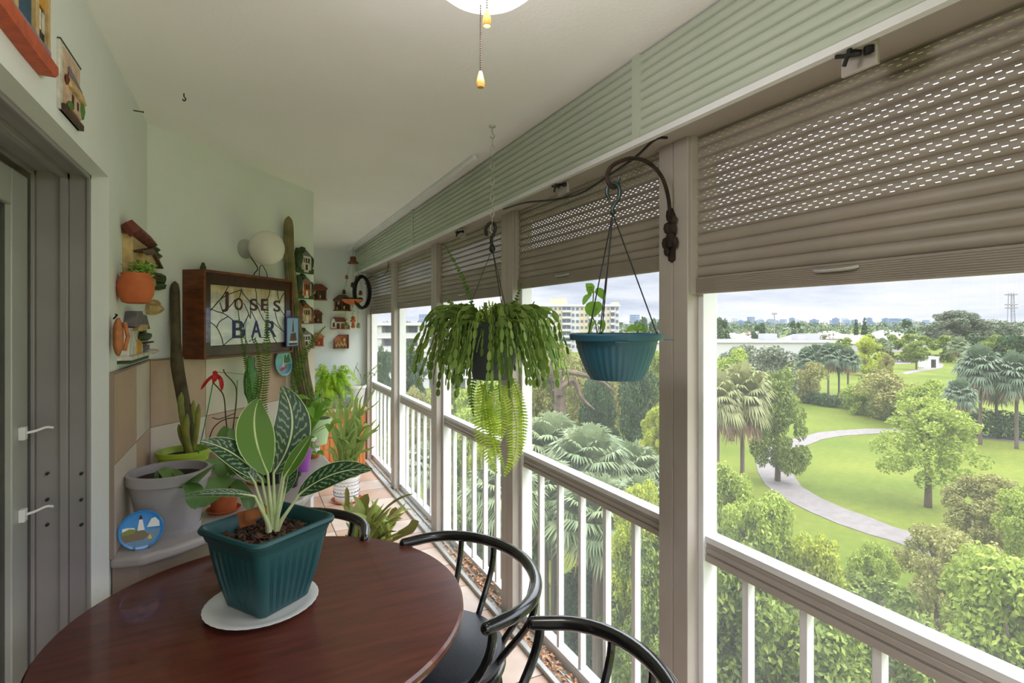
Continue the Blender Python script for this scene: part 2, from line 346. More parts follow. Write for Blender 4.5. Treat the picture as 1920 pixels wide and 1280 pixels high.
def agla():                                        # dark leaf with silver herringbone and pale midrib, by leaf UV
    m = mat('variegated_leaf', srgb(40, 70, 44), .32); t = m.node_tree; n = t.nodes; l = t.links.new; b = n['Principled BSDF']
    uv = n.new('ShaderNodeUVMap'); sp = n.new('ShaderNodeSeparateXYZ'); l(uv.outputs[0], sp.inputs[0])
    def ma(op, a, b2=None):
        q = n.new('ShaderNodeMath'); q.operation = op
        for k, x in enumerate((a, b2)):
            if x is None: continue
            if isinstance(x, (int, float)): q.inputs[k].default_value = x
            else: l(x, q.inputs[k])
        return q.outputs[0]
    au = ma('ABSOLUTE', sp.outputs['X']); no = n.new('ShaderNodeTexNoise'); no.inputs['Scale'].default_value = 6; l(uv.outputs[0], no.inputs['Vector'])
    ph = ma('ADD', ma('MULTIPLY', ma('SUBTRACT', sp.outputs['Y'], ma('MULTIPLY', au, .22)), 60), ma('MULTIPLY', no.outputs['Fac'], 9))
    st = ma('MULTIPLY', ma('GREATER_THAN', ma('SINE', ph), .62), ma('MULTIPLY', ma('LESS_THAN', au, .8), ma('GREATER_THAN', ma('ADD', au, ma('MULTIPLY', no.outputs['Fac'], .4)), .34)))
    rib = ma('MAXIMUM', ma('LESS_THAN', au, .05), ma('GREATER_THAN', au, .95))
    a = n.new('ShaderNodeMix'); a.data_type = 'RGBA'; l(st, a.inputs[0]); a.inputs[6].default_value = srgb(36, 66, 40); a.inputs[7].default_value = srgb(120, 148, 108)
    c = n.new('ShaderNodeMix'); c.data_type = 'RGBA'; l(rib, c.inputs[0]); l(a.outputs[2], c.inputs[6]); c.inputs[7].default_value = srgb(196, 214, 156)
    # underside is a plain mid green
    g = n.new('ShaderNodeNewGeometry'); d = n.new('ShaderNodeMix'); d.data_type = 'RGBA'; l(g.outputs['Backfacing'], d.inputs[0]); l(c.outputs[2], d.inputs[6])
    e = n.new('ShaderNodeMix'); e.data_type = 'RGBA'; l(rib, e.inputs[0]); e.inputs[6].default_value = srgb(84, 124, 48); e.inputs[7].default_value = srgb(196, 214, 156)
    l(e.outputs[2], d.inputs[7]); l(d.outputs[2], b.inputs['Base Color']); return m
M['agla'] = agla()
# ------------------------------------------------------------------ the balcony shell
ZC, WX, YE, VX = 2.43, 1.24, 6.38, 1.11
LX = -.387; CA = V((LX, 2.74, 0)); CB = V((.382, 3.68, 0))
DD = (CB - CA).normalized(); DN = V((DD.y, -DD.x, 0)); DF = Frame(CA, DD, DN)     # diagonal wall frame
LF = Frame((LX, 0, 0), (0, 1, 0), (1, 0, 0)); EF = Frame((0, YE, 0), (1, 0, 0), (0, -1, 0))
def dpt(px, py, off=0): return onP(px, py, CA + DN * off, DN)
def dab(px, py, off=0): p = dpt(px, py, off); return ((p - CA).dot(DD), p.z)
def lab(px, py, off=0): p = onX(px, py, LX + off); return (p.y, p.z)
def eab(px, py, off=0): p = onY(px, py, YE - off); return (p.x, p.z)
def struct(o): o['kind'] = 'structure'; return o
struct(MB().box(-.75, 1.37, -1.3, YE + .2, -.12, 0).build('floor', M['floor']))
struct(MB().box(-.8, 1.37, -1.3, YE + .2, ZC, ZC + .16).build('ceiling', M['ceil']))
YD = 2.04; ZD = 2.028                                                                # door opening edge, head
m = MB(); m.box(-.75, LX, YD, 2.74, 0, ZC); m.box(-.75, LX, -1.3, YD, ZD, ZC); m.box(-.75, LX, -1.3, -.62, 0, ZD)
m.box(-.75, LX - .044, YD - .002, YD, 0, ZD)
struct(m.build('wall_left', M['wall']))
struct(MB().prism([(LX, 2.7401), (.382, 3.68), (.382, YE), (-.75, YE), (-.75, 2.7401)], 0, ZC).build('wall_diagonal', M['wall']))
struct(MB().box(-.75, 1.37, YE, YE + .12, 0, ZC).build('wall_end', M['wall']))

# sliding door seen at the far left: stacked tracks, one leaf of glass, a dim room behind
d = thing('door_1', None, None, (-.5, .7, 0)); struct(d)
m = MB(d.location)
prof = [(-.431, -.440, .014), (-.440, -.484, .004), (-.484, -.503, .020), (-.503, -.562, .004), (-.562, -.572, .016), (-.572, -.612, .004)]
for x1, x0, p in prof:
    m.box(x0, x1, YD - p, YD, 0, ZD); m.box(x0, x1, -.62, YD, ZD - p, ZD); m.box(x0, x1, -.62, YD, 0, p + .004)
m.build('door_frame', M['dgrey'], d, bev=.0015)
m = MB(d.location); Yp = YD - .022
m.box(-.610, -.575, Yp - .115, Yp, .03, ZD - .03); m.box(-.610, -.575, .9, .985, .03, ZD - .03)
m.box(-.609, -.576, .985, Yp - .115, .03, .15); m.box(-.609, -.576, .985, Yp - .115, ZD - .13, ZD - .03)
st = m.build('leaf_stile', M['lgrey'], d, bev=.003)
MB(d.location).box(-.595, -.590, .985, Yp - .115, .15, ZD - .13).build('glass_pane', M['doorglass'], d, smooth=False)
for z in (1.265, 1.035):
    m = MB(d.location); m.box(-.575, -.560, Yp - .075, Yp - .052, z - .018, z + .018)
    m.tube(spline([(-.562, Yp - .06, z), (-.545, Yp - .045, z + .002), (-.525, Yp - .03, z + .008), (-.510, Yp - .024, z + .004)]), .004)
    m.build('latch_hook', M['white'], d, bev=.002)
m = MB(d.location)
for py in (888, 937, 984):
    for px in (88, 152):
        p = onY(px, py, YD - .012); m.lathe([(.0045, -.002), (.0045, .012)], (p.x, YD - .002, p.z), 10, ax=(V((1, 0, 0)), UP, V((0, -1, 0))))
m.build('screw_hole', M['black'], d)
m = MB(d.location); m.box(-3.6, -3.5, -2, 3.4, 0, 2.5); m.box(-3.5, -.76, 3.3, 3.4, 0, 2.5); m.box(-3.5, -.76, -2, -1.9, 0, 2.5); m.box(-3.6, -.76, -2, 3.4, -.1, 0, 1); m.box(-3.6, -.76, -2, 3.4, 2.5, 2.6)
m.build('room_behind', [mat('dim_room_wall', srgb(150, 128, 104), .8), M['tablewood']], d)

# window side -------------------------------------------------------------
posts = [(-1.23, -1.10), (.02, .15), (1.26, 1.39), (2.50, 2.638), (3.755, 3.885), (5.02, 5.145), (6.285, YE)]
m = MB()
for a, b in posts:
    h = (a + b) / 2; m.box(WX, 1.355, a, h - .0015, 0, 2.17); m.box(WX, 1.355, h + .0015, b, 0, 2.17); m.box(WX + .006, 1.35, h - .002, h + .002, 0, 2.17)
struct(m.build('trim_1', M['post'], bev=.002))
m = MB(); m.box(VX + .012, 1.30, -1.3, YE, 2.165, ZC); m.box(1.30, 1.56, -1.3, YE + .1, 2.19, ZC); struct(m.build('trim_2', M['post']))          # header above the openings
# mint valance: horizontal rolled slats, joint strips and white bottom lip
def slatprof(z0, n, pitch, x, depth):
    r = []
    for k in range(n):
        for t, q in ((0, 0), (.08, .55), (.2, .85), (.45, 1), (.7, .9), (.86, .6), (.93, .1)): r.append((x - depth * q, z0 + (k + t) * pitch))
    r.append((x, z0 + n * pitch)); return r
def slats(m, prof, y0, y1, mi=0, back=.006):
    i = len(m.v); n = len(prof)
    for y in (y0, y1):
        m.v += [V((x, y, z)) for x, z in prof]
    for k in range(n - 1): m.f.append((i + k, i + k + 1, i + n + k + 1, i + n + k)); m.m.append(mi)
m = MB(); zb = 2.155
for a, b in ((-1.3, 1.345), (1.355, 3.935), (3.945, YE)):
    slats(m, slatprof(zb + .006, 9, (ZC - zb - .008) / 9, VX + .010, .009), a, b, 0)
for y in (1.35, 3.94): m.box(VX - .003, VX + .011, y - .018, y + .018, zb, ZC, 0)
m.box(VX - .004, VX + .016, -1.3, YE, zb - .012, zb + .006, 1)
struct(m.build('trim_3', [M['mint'], M['white']], ang=28))
m = MB(); m.box(1.03 - .012, 1.03 + .012, 2.5, 6.3, ZC - .026, ZC); struct(m.build('trim_4', M['white'], bev=.003))
m = MB()                                                                             # floor track in front of the railing
m.box(1.188, 1.212, -1.3, YE, 0, .022); m.box(1.212, 1.30, -1.3, YE, 0, .004); m.box(1.252, 1.262, -1.3, YE, 0, .016)
struct(m.build('trim_5', M['lgrey'], bev=.002))
struct(MB().box(1.30, 1.352, -1.3, YE, 0, .052).build('trim_6', M['white'], bev=.002))

ordn = ['nearest', 'second', 'third', 'fourth', 'farthest']
for k in range(-1, 5):
    a, b = posts[k + 1][1], posts[k + 2][0]
    wn = thing('window_%d' % (k + 2), None, None, (1.3, (a + b) / 2, 0)); struct(wn); O = wn.location
    m = MB(O)
    m.box(1.285, 1.345, b - .022, b, .05, 2.15); m.box(1.285, 1.345, a, a + .022, .05, 2.15)
    m.build('window_frame', M['white'], wn, bev=.002)
    m = MB(O); m.box(1.293, 1.345, a + .022, b - .022, .885, .905, 0); m.box(1.298, 1.343, a + .022, b - .022, .832, .885, 1); m.box(1.292, 1.299, a + .022, b - .022, .826, .846, 1); m.box(1.294, 1.299, a + .022, b - .022, .852, .868, 1)
    m.build('top_rail', [M['white'], M['post']], wn, bev=.0015)
    n = 5; ys = [b - .16 - j * .183 for j in range(n)] + [b - .05 + 0, a + .045]
    for y in ys[:-2]:
        MB(O).box(1.308, 1.336, y - .011, y + .011, .05, .832).build('baluster', M['white'], wn, bev=.0015)
    MB(O).box(1.3465, 1.3475, a, b, .05, 2.15).build('insect_screen', M['screen'], wn, smooth=False)

    # roller shutter
    if k < 0: continue
    zbot = [1.655, 1.742, 1.716, 1.703, 1.672][k] + .012
    lab_ = ['wide beige perforated roller shutter half lowered over the nearest opening', 'beige roller shutter behind the teal hanging pot, between the two nearest posts',
            'beige roller shutter behind the hook of the bushy hanging cactus', 'beige roller shutter second from the far end wall', 'beige roller shutter closest to the far end wall, by the coiled black cable'][k]
    O = V((1.275, (a + b) / 2, zbot))
    t = thing('roller_shutter', lab_, 'roller shutter', O, group='roller shutters along the balcony')
    m = MB(O); z1 = zbot + .052; n = int((2.19 - z1) / .034) + 1
    m2 = MB(O); slats(m2, slatprof(z1, n, .034, 1.279, .0085), a + .006, b - .006)
    m2.build('shutter_curtain', slotmat(.052 + 4 * .034), t, ang=50)
    m.box(1.266, 1.282, a + .006, b - .006, zbot, z1)
    for j in range(9): m.box(1.2645, 1.2665, a + .006, b - .006, zbot + .006 + j * .005, zbot + .008 + j * .005)
    bb_ = m.build('bottom_bar', M['beige'], t)
    m = MB(O); c = (a + b) / 2 + .1
    m.tube(spline([(1.266, c - .055, z1 - .012), (1.256, c - .04, z1 - .016), (1.254, c, z1 - .017), (1.256, c + .04, z1 - .016), (1.266, c + .055, z1 - .012)]), .004)
    m.build('pull_handle', M['lgrey'], bb_)
    for g0 in (b - .010, a + .001): MB(O).box(1.250, 1.284, g0, g0 + .009, zbot, 2.17).build('side_guide', M['post'], t)
# gearbox brackets under the header
for px, py, lb in ((1592, 96, 'small crank bracket with dark key under the header above the nearest shutter'), (1045, 345, 'small crank bracket under the header, left of the curved black cable loop'), (860, 433, 'small crank bracket under the header near the climbing fern tip')):
    p = onX(px, py, 1.19); p = onZ(px, py, 2.145)
    t = thing('crank_bracket', lb, 'bracket', p, group='crank brackets under the header')
    MB(p).box(p.x - .02, p.x + .03, p.y - .045, p.y + .02, 2.145, 2.165).box(p.x + .02, p.x + .03, p.y - .045, p.y + .03, 2.105, 2.15).build('plate', M['post'], t, bev=.002)
    m = MB(p); m.tube([p + V((.02, -.01, .002)), p + V((-.012, -.005, -.014))], .006)
    m.tube([p + V((-.012, -.03, -.022)), p + V((-.012, .02, -.006))], .0045); m.tube([p + V((-.012, -.012, .006)), p + V((-.014, .002, -.034))], .0045)
    m.lathe([(.0, -.01), (.010, -.008), (.010, .008), (0, .01)], p + V((.018, -.03, -.006)), 12)
    m.build('crank_key', M['black'], t)

# dry leaves blown into the track
rnd = random.Random(3); m = MB((1.25, 2, .01))
def dryleaf(c, s):
    a = rnd.uniform(0, 6.28); u = V((math.cos(a), math.sin(a), rnd.uniform(-.4, .4))); n = V((rnd.uniform(-.6, .6), rnd.uniform(-.6, .6), 1)).normalized(); v = n.cross(u).normalized()
    i = len(m.v); m.v += [c - u * s, c + v * s * .5 + n * s * .2, c + u * s, c - v * s * .5 + n * s * .2, c + n * s * rnd.uniform(-.1, .3)]
    m.f += [(i, i + 1, i + 4), (i + 1, i + 2, i + 4), (i + 2, i + 3, i + 4), (i + 3, i, i + 4)]; m.m += [0] * 4
for k in range(900):
    y = rnd.choice([rnd.uniform(1.45, 2.5), rnd.gauss(2.9, .18), rnd.gauss(3.2, .2), rnd.uniform(2.6, 6.2), rnd.gauss(2.15, .12)])
    if any(a - .0 < y < b for a, b in posts): continue
    hgt = .04 * math.exp(-((y - 3.0) / .35) ** 2) + .012
    dryleaf(V((rnd.uniform(1.218, 1.29), y, .008 + rnd.uniform(0, hgt))), rnd.uniform(.007, .016))
tag(m.build('dry_leaves', mat('dry_leaf', srgb(150, 96, 58), .8, island=[srgb(136, 96, 68), srgb(190, 140, 100), srgb(214, 176, 140), srgb(160, 108, 82)])), 'brown dry leaves drifted along the floor track', 'leaves', kind='stuff')

# ------------------------------------------------------------------ wainscot tiles and bar counter
ZT0, ZT1 = .84, 1.415
t = thing('wall_tiles', 'tan and cream checkered wall tiles above the counter', 'tiles', (LX, 2.74, ZT0))
m = MB(t.location)
m.fbox(LF, 2.045, 2.745, ZT0, ZT1, 0, .006, 2); m.fbox(DF, 0, 1.214, ZT0, ZT1, 0, .006, 2)
g = .0015
for r, (z0, z1) in enumerate(((1.128, ZT1), (ZT0, 1.128))):
    for k, (y0, y1) in enumerate(((2.05, 2.435), (2.435, 2.737))): m.fbox(LF, y0 + g, y1 - g, z0 + g, z1 - g, .006, .010, (k + r) % 2)
    for k in range(4): m.fbox(DF, .006 + k * .303 + g, min(1.214, .006 + (k + 1) * .303) - g, z0 + g, z1 - g, .006, .010, (k + r) % 2)
m.build('tile_field', [M['tan'], M['cream'], M['grout']], t, smooth=False)
m = MB(t.location); m.fbox(LF, 2.045, 2.752, ZT1, ZT1 + .006, 0, .012); m.fbox(DF, 0, 1.214, ZT1, ZT1 + .006, 0, .012); m.fbox(LF, 2.041, 2.047, ZT0, ZT1 + .006, 0, .012)
m.build('cap_strip', M['grout'], t)
cpoly = [(LX + .0, 2.045), (-.30, 2.025), (-.21, 2.07), (-.146, 2.115), (.03, 2.25), (.211, 2.39), (.397, 2.86), (.372, 3.40), (.384, 3.665), (LX + .012, 2.745)]
t = thing('bar_counter', 'grey corner counter with rounded front edge carrying the potted plants', 'counter', (0, 2.6, 0))
MB(t.location).prism(cpoly, .806, .84).build('countertop', M['mold'], t, bev=.012, seg=4)
m = MB(t.location); m.prism([(LX + .003, 2.06), (-.315, 2.06), (-.20, 2.14), (-.02, 2.42), (.20, 2.55), (.28, 2.85), (.30, 3.3), (.36, 3.64), (LX + .012, 2.75)], 0, .806)
m.build('base', M['stone'], t, bev=.003)

# ------------------------------------------------------------------ ceiling bits
c = V((.392, .90, 0)); t = thing('ceiling_light', 'white glass ceiling light with two wooden pull chains', 'ceiling light', (c.x, c.y, ZC))
o = V(t.location)
MB(o).lathe([(.10, -.0), (.105, -.03), (.09, -.06), (.085, -.10), (.115, -.13), (.115, -.145)], o, 40).build('canopy', M['white'], t)
m = MB(o); zc = 2.285
pr = [(.112, 0), (.124, -.02), (.122, -.045), (.108, -.075), (.08, -.098), (.045, -.111), (.012, -.115)]
m.lathe([(r, zc - ZC + z) for r, z in pr], o, 40).build('glass_bowl', M['globe'], t)
for (px, py, dd, nm) in ((901, 165, 1.0, 1), (913, 50, .98, 2)):
    e_ = P(px, py, dd); top = 2.19
    m = MB(o); z = e_.z + .035
    while z < top: m.ell((e_.x, e_.y, z), .0019, .0019, .0019, 6); z += .0044
    m.tube([(e_.x, e_.y, e_.z + .03), (e_.x, e_.y, top)], .0007, 5)
    ch = m.build('pull_chain', M['brass'], t)
    MB(o).lathe([(.0025, 0), (.0065, .001), (.008, .008), (.0075, .014), (.005, .024), (.003, .031)], e_, 16).build('pull_knob', M['pullwood'], ch)
pl = bpy.data.lights.new('ceiling_bulb', 'POINT'); pl.energy = 6.5; pl.shadow_soft_size = .11; pl.color = (1, .93, .96); ol = bpy.data.objects.new('ceiling_bulb', pl); COL.objects.link(ol); ol.location = (c.x, c.y, 2.12)
for (px, py, lb) in ((345, 175, 'small bare hook in the ceiling, nearer the light'), ):
    p = onZ(px, py, ZC); m = MB(p); m.tube(spline([p, p - UP * .012, p + V((.006, 0, -.02)), p + V((0, 0, -.028)), p + V((-.005, 0, -.022))]), .0022, 6)
    tag(m.build('ceiling_hook', M['brass']), lb, 'hook')
p = onX(250, 207, LX); m = MB(p); m.tube([p, p + V((.03, .002, .0))], .0022, 6); m.lathe([(.004, 0), (.004, .002)], p + V((.03, .002, 0)), 8, ax=(V((0, 1, 0)), UP, V((1, 0, 0))))
tag(m.build('wall_nail', M['brass']), 'bare nail sticking out high on the left wall', 'nail')
pts = [onZ(1250, 258, 2.15), P(1228, 262, 1.72), P(1190, 296, 1.80), P(1140, 330, 1.9), P(1090, 362, 2.05), P(1040, 374, 2.2), P(985, 380, 2.38), onZ(944, 392, 2.14)]
m = MB(pts[0]); m.tube(spline(pts), .0045, 8); tag(m.build('power_cable', M['black']), 'black cable drooping under the header between the two nearest posts', 'cable')
pts = [onX(728, 490, 1.20), onX(727, 505, 1.2), onX(720, 515, 1.21), onX(710, 519, 1.21), onX(698, 518, 1.2), onX(690, 522, 1.18), onX(684, 533, 1.15)]
m = MB(pts[0]); m.tube(spline(pts), .004, 6); tag(m.build('power_cable', M['black']), 'thin black cable running from the far header to the coil', 'cable')
c = P(681, 548, 5.85); m = MB(c); r1 = random.Random(5)
for k in range(7):
    rr = .20 + r1.uniform(-.012, .012); ax = (V((.35, .2, .0)).normalized()); m.tube([c + ax * (math.cos(a) * rr * .52 + r1.uniform(-.002, .002)) + UP * (math.sin(a) * rr * .86) + V((-.006 * k, -.010 * k, 0)) for a in [j * .2618 for j in range(24)]], .0095, 7, closed=True)
tag(m.build('cable_coil', M['black']), 'coiled black cable hanging in the far corner beside the shutter', 'cable')

# ------------------------------------------------------------------ table and chairs
TC = V((.064, 1.617, 0)); TR_ = .5236; ZTB = .78
t = thing('round_table', 'round dark cherry wood table in the foreground', 'table', TC)
MB(TC).lathe([(.0, -.034), (TR_ - .03, -.034), (TR_ - .006, -.028), (TR_, -.016), (TR_ - .001, -.006), (TR_ - .007, 0), (0, 0)], TC + UP * ZTB, 128).build('tabletop', M['tablewood'], t, ang=30)
MB(TC).lathe([(.11, .0), (.05, .02), (.04, .08), (.055, .2), (.045, .4), (.06, .52), (.05, .62), (.12, .70), (.12, .712)], TC + UP * .034, 28).build('pedestal', M['tablewood'], t)
for k in range(4):
    a = k * math.pi / 2 + .4; u = V((math.cos(a), math.sin(a), 0))
    m = MB(TC); m.tube([TC + u * .04 + UP * .14, TC + u * .16 + UP * .09, TC + u * .30 + UP * .035, TC + u * .34 + UP * .02], [.03, .028, .022, .02], 10); m.build('foot', M['tablewood'], t)

def make_chair(label):
    t = thing('armchair', label, 'chair', group='black bow-backed chairs around the table')
    za = .785; hw, dp = .31, .235
    def arc(a, z=za, k=1.0, dz=0): return V((hw * k * math.cos(a), -dp * k * math.sin(a) + .0, z + dz))
    loop = [V((hw + .004, .05, za - .002))] + [arc(math.pi * j / 28, dz=.012 * math.sin(math.pi * j / 28)) for j in range(29)] + [V((-hw - .004, .05, za - .002))]
    m = MB(); r = [.017] + [.0185] * 29 + [.017]; m.tube(loop, r, 14)
    for e_ in (loop[0], loop[-1]): m.ell(e_, .0172, .0172, .0172, 14)
    m.build('arm_loop', M['lacq'], t, ang=60)
    m = MB(); m.lathe([(.0, .545), (.195, .545), (.212, .555), (.215, .572), (.205, .586), (.17, .592), (0, .594)], (0, .06, 0), 44); m.build('seat', M['vinyl'], t)
    m = MB(); m.tube([V((.205 * math.cos(a), .06 + .205 * math.sin(a), .533)) for a in [j * .1571 for j in range(40)]], .013, 8, closed=True); m.build('seat_ring', M['lacq'], t)
    for a in (38, 66, 114, 142):
        a = math.radians(a); tp = arc(a, dz=.01 * math.sin(a)); bt = V((.19 * math.cos(a), .06 - .19 * math.sin(a), .54))
        m = MB(); m.tube(bez(tp, tp + V((tp.x * .05, tp.y * .05, -.1)), bt + V((bt.x * .25, (bt.y - .06) * .25, .1)), bt, 10), [.0105] * 11, 10); m.build('back_spindle', M['lacq'], t)
    for sx in (-1, 1):
        tp = V((sx * hw, .03, za)); bt = V((sx * .2, .12, .54))
        m = MB(); m.tube(bez(tp, tp + V((sx * .02, .0, -.12)), bt + V((sx * .08, 0, .06)), bt, 12) , .0125, 10); m.build('arm_post', M['lacq'], t)
        m = MB(); m.tube([(sx * .19, .16, .54), (sx * .2, .17, .3), (sx * .225, .20, .0)], [.015, .014, .012], 10); m.build('leg', M['lacq'], t)
        m = MB(); m.tube([(sx * .15, -.07, .54), (sx * .165, -.1, .3), (sx * .20, -.15, .0)], [.015, .014, .012], 10); m.build('leg', M['lacq'], t)
    m = MB(); m.tube([V((.185 * math.cos(a), .045 + .185 * math.sin(a), .24)) for a in [j * .1571 for j in range(40)]], .008, 8, closed=True); m.build('foot_ring', M['lacq'], t)
    return t
def place(t, c, dvec): t.location = (c[0], c[1], 0); t.rotation_euler.z = math.atan2(-dvec[0], dvec[1])
c1 = make_chair('black curved-back chair fully seen right of the round table')
place(c1, (.58, 1.587), (-.9966, -.082))
c2 = copy_tree(c1); c2['label'] = 'black curved-back chair cut off by the bottom edge, nearest the railing'; place(c2, (.584, .933), (-.9, .43))
c3 = copy_tree(c1); c3['label'] = 'black curved-back chair behind the table, mostly hidden by the teal planter'; place(c3, (.10, 2.145), (-.3, -.954))

# ------------------------------------------------------------------ teal planter on its saucer
sc_ = V((.036, 1.654, ZTB)); m = MB(sc_)
m.lathe([(.0, .0), (.085, .0), (.095, .003), (.125, .010), (.146, .016), (.148, .018), (.143, .019), (.12, .013), (.095, .0065), (.0, .006)], sc_, 72, flute=lambda k, j, an: (.0012 * (j % 2) if 3 <= k <= 6 else 0))
tag(m.build('saucer', M['ceramic']), 'white scalloped saucer under the teal planter', 'saucer')
PC = V((.052, 1.672, ZTB + .007)); ZR = .225; t = thing('potted_plant', 'square teal planter with silver-veined dark green leaves on the round table', 'potted plant', PC)
ang = math.radians(35); ux = V((math.cos(ang), math.sin(ang), 0)); uy = V((-math.sin(ang), math.cos(ang), 0))
def sqring(h, r, n=8):
    pts = []
    for qx, qy, a0 in ((1, 1, 0), (-1, 1, 90), (-1, -1, 180), (1, -1, 270)):
        for j in range(n + 1):
            a = math.radians(a0 + 90 * j / n); pts.append(((h - r) * qx + r * math.cos(a), (h - r) * qy + r * math.sin(a)))
    return pts
def sqpot(m, prof, c, fl=None):
    n = None; i0 = len(m.v)
    for k, (h, z, r) in enumerate(prof):
        ring = sqring(h, r); n = len(ring)
        for x, y in ring: m.v.append(c + ux * x + uy * y + UP * z)
    for k in range(len(prof) - 1):
        for j in range(n): m.f.append((i0 + k * n + j, i0 + k * n + (j + 1) % n, i0 + (k + 1) * n + (j + 1) % n, i0 + (k + 1) * n + j)); m.m.append(0)
    m.f.append(tuple(i0 + j for j in range(n - 1, -1, -1))); m.f.append(tuple(i0 + (len(prof) - 1) * n + j for j in range(n))); m.m += [0, 0]
m = MB(PC)
sqpot(m, [(.062, .004, .014), (.076, .0, .016), (.080, .004, .018), (.092, .05, .02), (.103, .10, .022), (.112, .15, .024), (.117, .185, .025), (.121, .187, .027), (.127, .205, .03), (.134, .209, .032), (.137, .216, .034), (.134, .224, .034), (.127, .225, .032), (.121, .218, .03), (.114, .19, .026), (.108, .17, .024)], PC)
def hw_at(z): return np.interp(z, [.004, .05, .10, .15, .185], [.080, .092, .103, .112, .117])
for face in range(4):                                     # raised rib bundles
    u, v = ((ux, -uy), (uy, ux), (-ux, uy), (-uy, -ux))[face]
    for b_ in range(-3, 4):
        for s_ in ((-.0045, 0, .0045) if abs(b_) < 4 else ()):
            pts = [PC + v * (hw_at(z) + .0002) + u * ((b_ * .0235 + s_) * hw_at(z) / .11) + UP * z for z in (.012, .05, .09, .13, .168)]
            m.tube(pts, [.0004, .0013, .0015, .0015, .0004], 5, cap=False)
m.build('pot', M['teal'], t, ang=40)
m = MB(PC); r1 = random.Random(9)
m2 = MB(PC); sqpot(m2, [(.09, .15, .02), (.110, .178, .022), (.06, .182, .02), (.02, .184, .01)], PC)
m2.build('soil', M['earth'], t)
for k in range(520):
    a, b_ = r1.uniform(-.104, .104), r1.uniform(-.104, .104); c = PC + ux * a + uy * b_ + UP * (.184 + r1.uniform(-.004, .010))
    u = V((r1.uniform(-1, 1), r1.uniform(-1, 1), r1.uniform(-.7, .7))).normalized(); v = u.cross(V((r1.uniform(-1, 1), r1.uniform(-1, 1), 1))).normalized(); s_ = r1.uniform(.004, .011)
    m.obox(c, u * s_, v * s_ * r1.uniform(.3, .8), u.cross(v) * s_ * .2)
m.build('bark_mulch', M['soil'], t, smooth=False)
m = MB(PC); p = P(462, 968, 1.53); m.obox(p + V((0, 0, -.005)), RT * .022 + UP * .006, V((.01, .03, 0)) * .05, UP * .022 - RT * .004); m.obox(P(480, 962, 1.5), RT * .03 + UP * .008, V((.3, .9, 0)) * .001, UP * .014); m.build('plant_tag', M['lwood'], t)
# leaves: base of petiole, leaf base, mid control, tip  (pixel, pixel, depth)
RB = PC + V((.0, .0, .185))
W0 = (RB - EYEV).dot(FW)
LV = [((455, 908), (507, 850), (424, 760), (437, 700), .100, 1.50, 'b', 0), ]
def L3(px, py, d): return P(px, py, d)
leaves = [  # petiole root px, joint (leaf base), control, tip, width, facing
  ((511, 985, 1.52), (502, 888, 1.49), (462, 800, 1.475), (485, 748, 1.47), .098, 'under', .05),
  ((515, 985, 1.53), (513, 886, 1.53), (575, 800, 1.56), (528, 724, 1.57), .105, 'top', .05),
  ((507, 985, 1.52), (491, 898, 1.50), (440, 835, 1.46), (377, 827, 1.42), .07, 'top', .2),
  ((503, 990, 1.51), (478, 905, 1.48), (455, 862, 1.47), (402, 842, 1.46), .05, 'top', .2),
  ((522, 988, 1.54), (560, 928, 1.55), (622, 872, 1.56), (698, 880, 1.56), .072, 'top', .1),
  ((518, 988, 1.52), (532, 895, 1.50), (560, 850, 1.49), (584, 815, 1.49), .040, 'under', .3),
  ((505, 990, 1.49), (478, 930, 1.44), (420, 918, 1.40), (340, 930, 1.37), .022, 'top', .5),
  ((517, 985, 1.57), (533, 925, 1.60), (545, 880, 1.62), (545, 845, 1.63), .05, 'top', .2),
  ((513, 985, 1.56), (530, 885, 1.60), (520, 835, 1.66), (545, 800, 1.68), .06, 'top', .2)]
for r_, j_, c_, t_, wd, side, fold in leaves:
    r_, j_, c_, t_ = (P(*q) for q in (r_, j_, c_, t_)); r_.z = max(r_.z - .01, RB.z - .02)
    lf = MB(PC); pth = [j_ + ((t_ - j_) * q + (c_ - (j_ + t_) / 2) * 2 * q * (1 - q)) for q in [k / 14 for k in range(15)]]
    tocam = (EYEV - pth[7]).normalized(); nr = tocam if side == 'top' else -tocam
    if side == 'top' and fold >= .1: nr = (tocam * .85 + UP * .45).normalized()
    lf.leaf(pth, wd, nr, 'oval', fold if side == 'top' else -fold, cup=.0)
    lo = lf.build('leaf', M['agla'], t, solid=0)
    m = MB(PC); m.tube(bez(r_, r_ + UP * .03, j_ * .6 + r_ * .4, j_, 8) + pth[1:5], [.0075, .0070, .0064, .0058, .0052, .0048, .0042, .0038, .0034, .0026, .002, .0014, .0006], 8); m.build('leaf_stalk', M['stem'], lo)
